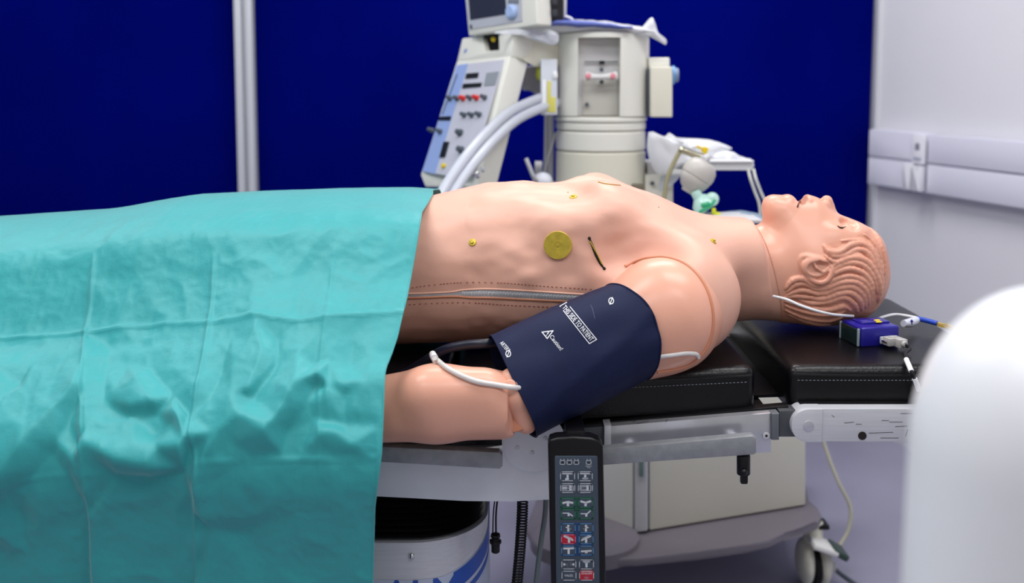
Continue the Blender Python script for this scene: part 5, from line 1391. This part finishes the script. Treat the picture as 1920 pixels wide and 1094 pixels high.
B().sph(at(925, 74, 2.81), .007).out('yellow_button', YEL, MA)
slab('logo_plate', [(871, 92, 2.868), (881, 91, 2.858), (879, 99, 2.858), (869, 100, 2.868)], (.004, .004, 0), mat('logo_blue', '#7e90c8', .5), bev=.0005)
# monitor on top
MO = thing('patient_monitor', 'tilted monitor with dark screen and round blue dial on top of the console', 'monitor', tuple(at(930, 66, 2.80)))
mf = [(862, -110, 2.88), (878, 68, 2.84), (1008, 47, 2.64), (998, -130, 2.68)]
slab('housing', mf[::-1], (.04, .04, 0), CREAM2, MO, .005)
q0_, q1_, q2_ = at(*mf[1]), at(*mf[2]), at(*mf[0]); mn = (q1_ - q0_).cross(q2_ - q0_).normalized()
if mn.y > 0: mn = -mn
def mhit(px, py, o=0.0):
    a = Vector((0, 0, H)); d = (at(px, py, 1.0) - a).normalized(); t = (q0_ - a).dot(mn) / d.dot(mn); return a + d * t + mn * o
def mplate(name, pts, m, o0=.0, th=.002):
    b_ = B(); a = [b_.bm.verts.new(mhit(x, y, o0 + th)) for x, y in pts]; z = [b_.bm.verts.new(mhit(x, y, o0 - .001)) for x, y in pts]; k = len(pts)
    b_.bm.faces.new(a); b_.bm.faces.new(z[::-1])
    for i in range(k): b_.bm.faces.new((a[i], z[i], z[(i + 1) % k], a[(i + 1) % k]))
    return b_.out(name, m, MO)
mplate('fascia', [(870, -110), (881, 55), (980, 40), (970, -120)], mat('fascia_grey', '#b9bcc8', .45), 0, .002)
mplate('screen', [(872, -105), (883, 38), (951, 27), (941, -112)], SCR, .002, .001)
B().lathe([(.020, 0), (.020, .008), (.014, .014), (0, .014)], mhit(962, 22, .002), 24, tuple(mn)).out('dial', mat('pale_blue_dial', '#a5bce6', .35), MO)
for i in range(4): mplate('button', [(955 + i * 5, 0), (958 + i * 5, -1), (958 + i * 5, 7), (955 + i * 5, 8)], KNOB, .002, .001)
mplate('badge', [(882, 47), (886, 46), (887, 54), (883, 55)], KNOB, .002, .001)
slab('module_rack', [(1006, -130, 2.68), (1056, -130, 2.74), (1057, 39, 2.74), (1008, 46, 2.66)], (.0, .05, 0), BLACKP, MO, .003)
for k, (x, y) in enumerate(((1022, 2), (1022, 24), (1040, 24), (1040, 2))):
    slab('module_slot', [(x - 5, y - 6, 2.677), (x + 5, y - 6, 2.69), (x + 5, y + 6, 2.69), (x - 5, y + 6, 2.677)], (0, .004, 0), mat('module_grey', '#30343a', .5), MO, .0006)
slab('rack_frame', [(1056, -130, 2.75), (1066, -130, 2.76), (1062, 30, 2.76), (1057, 34, 2.75)], (0, .04, 0), LG, MO, .002)
slab('monitor_foot', [(905, 58, 2.83), (940, 54, 2.80), (936, 72, 2.80), (908, 74, 2.83)], (.02, .03, 0), BLACKP, MO, .002)
B().tube([at(1056, 30, 2.76), at(1064, 32, 2.76), at(1072, 36, 2.76), at(1076, 44, 2.76)], .004).out('white_lead', WHITEC, MO)
# ---- plastic bag with blue cloth on the tower
def crumple(name, pts, thick, m, par=None, seed=1, amp=.008, n=26, fr=9):
    """bag outline given in photo pixels + depth; puffed, wrinkled, closed"""
    P = [at(*p) for p in pts]; c = sum(P, Vector()) / len(P); V, Q = [], []; k = len(P); P2, _ = spline(P, True, [1] * k, max(2, 48 // k)); N = len(P2)
    R = 10
    for s_ in (-1, 1):
        for j in range(R):
            t = j / R
            for p in P2:
                v = p.lerp(c, t); h_ = math.sqrt(max(1 - (1 - t) ** 2, 0)); q = noise.noise(v * fr * 4 + Vector((seed, s_, 0))) * amp + noise.noise(v * fr * 10) * amp * .5
                V.append(v + Vector((0, s_ * thick * h_, 0)) + Vector((0, q, q)) * (h_ * .8 + .2 * t))
        V.append(c + Vector((0, s_ * thick, 0)))
    for si in (0, 1):
        o = si * (R * N + 1)
        for j in range(R - 1):
            for i in range(N):
                f = (o + j * N + i, o + j * N + (i + 1) % N, o + (j + 1) * N + (i + 1) % N, o + (j + 1) * N + i); Q.append(f if si else f[::-1])
        for i in range(N):
            f = (o + (R - 1) * N + i, o + (R - 1) * N + (i + 1) % N, o + R * N); Q.append(f if si else f[::-1])
    o = R * N + 1
    me_ = bpy.data.meshes.new(name); me_.from_pydata([tuple(v) for v in V], [], Q); me_.update(); ob = link(name, me_, m)
    if par is not None: reparent(ob, par)
    return ob
BG = thing('plastic_bag', 'clear plastic bag with folded blue cloth lying on top of the machine tower', 'plastic bag', tuple(at(1130, 64, 2.78)))
def lump(name, pts, m, par, h_=.02, Y0=2.72, Y1=2.92, amp=.004):
    """flat lying bag: silhouette strip in pixels, swept in depth"""
    xs = [p[0] for p in pts]; V, Q = [], []; n = 40; mY = 9
    for i in range(n + 1):
        x = xs[0] + (xs[-1] - xs[0]) * i / n; yt = np.interp(x, xs, [p[1] for p in pts]); yb_ = np.interp(x, xs, [p[2] for p in pts])
        for j in range(mY * 2):
            a = 2 * PI * j / (mY * 2); Yc = (Y0 + Y1) / 2; Y = Yc - math.cos(a) * (Y1 - Y0) / 2
            zt_, zb_2 = at(x, yt, Yc).z, at(x, yb_, Yc).z; zz3 = (zt_ + zb_2) / 2 + math.sin(a) * (zt_ - zb_2) / 2; xx = at(x, (yt + yb_) / 2, Yc).x
            q = noise.noise(Vector((xx * 25, Y * 25, zz3 * 60))) * amp + noise.noise(Vector((xx * 70, Y * 60, 3))) * amp * .5
            V.append((xx, Y, zz3 + q))
    k = mY * 2
    for i in range(n):
        for j in range(k): Q.append((i * k + j, i * k + (j + 1) % k, (i + 1) * k + (j + 1) % k, (i + 1) * k + j))
    Q.append(tuple(range(k))[::-1]); Q.append(tuple(n * k + j for j in range(k)))
    me_ = bpy.data.meshes.new(name); me_.from_pydata(V, [], Q); me_.update(); bm = bmesh.new(); bm.from_mesh(me_); bmesh.ops.recalc_face_normals(bm, faces=bm.faces); bm.to_mesh(me_); bm.free()
    o = link(name, me_, m); reparent(o, par); return o
lump('bag_body', [(1002, 50, 56), (1030, 40, 62), (1080, 37, 67), (1150, 42, 68), (1200, 52, 68), (1216, 60, 69)], FILM2, BG)
lump('blue_cloth', [(1012, 46, 52), (1040, 38, 54), (1090, 39, 56), (1140, 45, 57), (1180, 52, 58)], mat('folded_blue_cloth', '#5766ae', .8), BG, Y0=2.70, Y1=2.88, amp=.003)
crumple('bag_corner', [(1190, 66, 2.74), (1205, 50, 2.74), (1221, 33, 2.74), (1228, 42, 2.74), (1235, 62, 2.74), (1249, 74, 2.74), (1248, 84, 2.74), (1236, 78, 2.74), (1215, 68, 2.74)], .012, FILM2, BG)
crumple('loose_film', [(925, 62, 2.70), (965, 54, 2.70), (1010, 52, 2.70), (1045, 62, 2.70), (1042, 84, 2.70), (1010, 78, 2.70), (970, 66, 2.70)], .01, FILM, BG, 3)
# ---- big clear hoses
HZ = mat('frosted_hose', '#cfd4e0', .3, spec=.6, alpha=.78)
for k, (dx, dy, r) in enumerate(((-7, -7, .0133), (7, 7, .0133))):
    pts = [at(1040 + dx, 186 + dy, 2.80), at(1012 + dx, 194 + dy, 2.74), at(965 + dx, 216 + dy, 2.68), at(925 + dx, 250 + dy, 2.60), at(885 + dx, 295 + dy, 2.50), at(845 + dx, 352 + dy, 2.42), at(815 + dx, 410 + dy, 2.36)]
    o = B().tube(pts, r, n=20).out('breathing_hose', HZ)
    tag(o, ('upper' if k == 0 else 'lower') + ' of two frosted breathing hoses arching over the knob console', 'hose', 'frosted breathing hoses')
# ---- clutter to the right of the tower
CY = 2.62
tray = thing('instrument_tray', 'white plastic tray holding crumpled packaging right of the machine tower', 'tray', tuple(at(1370, 320, CY + .1)))
slab('tray_body', rectp(1300, 304, 1412, 320, CY + .02), (0, .16, 0), mat('tray_white', '#dfe0e2', .4), tray, .004)
slab('tray_rim', rectp(1296, 301, 1414, 305, CY + .01), (0, .18, 0), mat('tray_white', '#dfe0e2', .4), tray, .002)
slab('tray_arm', rectp(1255, 318, 1310, 328, CY + .08), (0, .04, 0), LG, tray, .002)
pk = thing('plastic_wrapping', 'crumpled clear plastic packaging heaped on the white tray', 'packaging', tuple(at(1330, 300, CY + .08)))
crumple('wrap_sheet', [(1216, 248, CY + .1), (1245, 256, CY + .1), (1255, 249, CY + .1), (1270, 258, CY + .1), (1330, 262, CY + .1), (1372, 277, CY + .1), (1366, 284, CY + .1), (1392, 296, CY + .1), (1388, 303, CY + .1), (1330, 305, CY + .1), (1285, 312, CY + .1), (1240, 330, CY + .1), (1218, 300, CY + .1)], .03, FILM2, pk, 5, .012)
crumple('wrap_sheet', [(1216, 262, CY + .14), (1262, 262, CY + .14), (1285, 290, CY + .14), (1275, 330, CY + .14), (1252, 352, CY + .14), (1236, 356, CY + .14), (1240, 320, CY + .14), (1218, 300, CY + .14)], .02, mat('plastic_film_blue', '#d4dcec', .25, spec=.8, alpha=.75, bump=.6, bscale=30), pk, 8, .008)
crumple('wrap_sheet', [(1340, 290, CY + .04), (1372, 284, CY + .04), (1396, 300, CY + .04), (1408, 298, CY + .04), (1410, 316, CY + .04), (1350, 316, CY + .04), (1335, 304, CY + .04)], .015, FILM2, pk, 11, .006)
yc = thing('yellow_clip', 'upper small yellow clip lying on the crumpled packaging', 'clip', tuple(at(1318, 282, CY - .02)))
b_ = B().box(at(1312, 277, CY + .02), (.018, .010, .007), Matrix.Rotation(.4, 3, 'Y'), .002).box(at(1322, 282, CY + .02), (.014, .010, .018), Matrix.Rotation(.4, 3, 'Y'), .002); b_.out('clip_body', YEL, yc)
el = thing('metal_elbow', 'shiny metal arm joining beige hose to the grey breathing cup', 'connector', tuple(at(1298, 289, CY - .03)))
B().tube([at(1276, 281, CY - .05), at(1288, 285, CY - .05), at(1304, 291, CY - .05), at(1320, 296, CY - .05)], .0085, n=16).out('arm_tube', mat('nickel', '#b8b49c', .2, 1.0), el)
B().sph(at(1278, 282, CY - .05), .010).out('joint', mat('nickel', '#b8b49c', .2, 1.0), el)
o = B().tube([at(1275, 283, CY - .05), at(1265, 302, CY - .05), at(1256, 322, CY - .05), at(1249, 345, CY - .05), at(1244, 385, CY - .05)], .0060, n=14).out('beige_hose', mat('beige_hose', '#9c9778', .45)); tag(o, 'olive-beige hose going down from the metal arm', 'hose')
gc = thing('breathing_cup', 'grey plastic breathing cup hanging tilted from the metal arm', 'medical cup', tuple(at(1305, 330, CY - .06)))
ax0, ax1 = at(1324, 303, CY - .08), at(1289, 358, CY - .08); axd = (ax1 - ax0).normalized(); LL = (ax1 - ax0).length
B().lathe([(.0, 0), (.022, .001), (.032, .006), (.040, .018), (.043, .034), (.042, .046), (.0395, .048), (.0405, .052), (.036, .066), (.026, .080), (.016, .086), (.015, .092), (0, .092)], ax0, 40, tuple(axd)).out('cup_body', mat('cup_grey', '#b8b5b0', .4), gc)
B().cyl(at(1318, 300, CY - .07), at(1326, 296, CY - .05), .010, n=16).out('neck_fitting', LG, gc)
mk = thing('face_mask', 'clear green-rimmed face mask standing behind the manikin shoulder', 'face mask', tuple(at(1325, 385, CY - .1)))
AQ_ = mat('mask_clear_green', '#bfe6dc', .25, spec=.7, alpha=.9); GRN = mat('mask_green', '#1f9a6a', .4)
m0, m1 = at(1300, 356, CY - .1), at(1336, 392, CY - .1)
B().cyl(at(1303, 358, CY - .1), at(1312, 375, CY - .1), .013, n=18, bev=.002).out('mask_port', AQ_, mk)
B().lathe([(.010, 0), (.017, .006), (.028, .018), (.032, .034), (.034, .038), (0, .040)], at(1308, 368, CY - .1), 32, tuple((at(1330, 397, CY - .1) - at(1308, 368, CY - .1)).normalized())).out('mask_dome', AQ_, mk)
B().sph(at(1335, 374, CY - .11), .018, (1, .7, 1)).out('mask_bulb', AQ_, mk)
B().tube([at(1312, 398, CY - .14), at(1322, 392, CY - .15), at(1332, 386, CY - .14), at(1340, 376, CY - .13)], .004).out('mask_rim', GRN, mk)
B().tube([at(1316, 386, CY - .14), at(1324, 384, CY - .145), at(1328, 382, CY - .14)], .006).out('green_tab', GRN, mk)
yc2 = thing('yellow_clip', 'lower yellow clip beside the green face mask', 'clip', tuple(at(1338, 402, CY - .1)))
B().box(at(1338, 396, CY - .13), (.010, .008, .016), None, .002).box(at(1344, 401, CY - .13), (.020, .008, .009), Matrix.Rotation(.3, 3, 'Y'), .002).box(at(1334, 406, CY - .13), (.018, .008, .008), None, .002).out('clip_body', mat('lemon_clip', '#d9dc1c', .4), yc2)
o = lump('folded_wrapping', [(1340, 404, 409), (1365, 402, 410), (1385, 400, 410), (1400, 398, 410), (1425, 402, 410)], mat('grey_blue_film', '#8fa3b8', .3, alpha=.9), tray, Y0=2.45, Y1=2.60, amp=.002)
for k, (xa, xb) in enumerate(((1403, 1424), (1413, 1436))):
    o = B().tube([at(xa, 318, CY + .02), at(xa + 4, 335, CY), at((xa + xb) / 2 + 2, 360, CY), at(xb, 385, CY), at(xb + 3, 430, CY)], .0042, n=10).out('tray_tube', mat('pale_tube', '#c9ccc6', .4)); tag(o, ('left' if k == 0 else 'right') + ' of two pale thin tubes hanging from the tray corner', 'tube', 'pale tubes at the tray')
# small table carrying the mask, hidden behind the manikin
tb2 = thing('side_shelf', 'white shelf of the machine just behind the manikin neck', 'shelf', (at(1350, 415, 2.55).x, 2.55, 0))
slab('shelf_board', rectp(1265, 412, 1430, 420, 2.40), (0, .14, 0), LG, tb2, .003)
slab('shelf_post', rectp(1320, 420, 1360, 700, 2.50), (0, .03, 0), LG, tb2, .003)
slab('shelf_foot', rectp(1320, 700, 1360, 740, 2.50), (0, .12, 0), LG, tb2, .003)
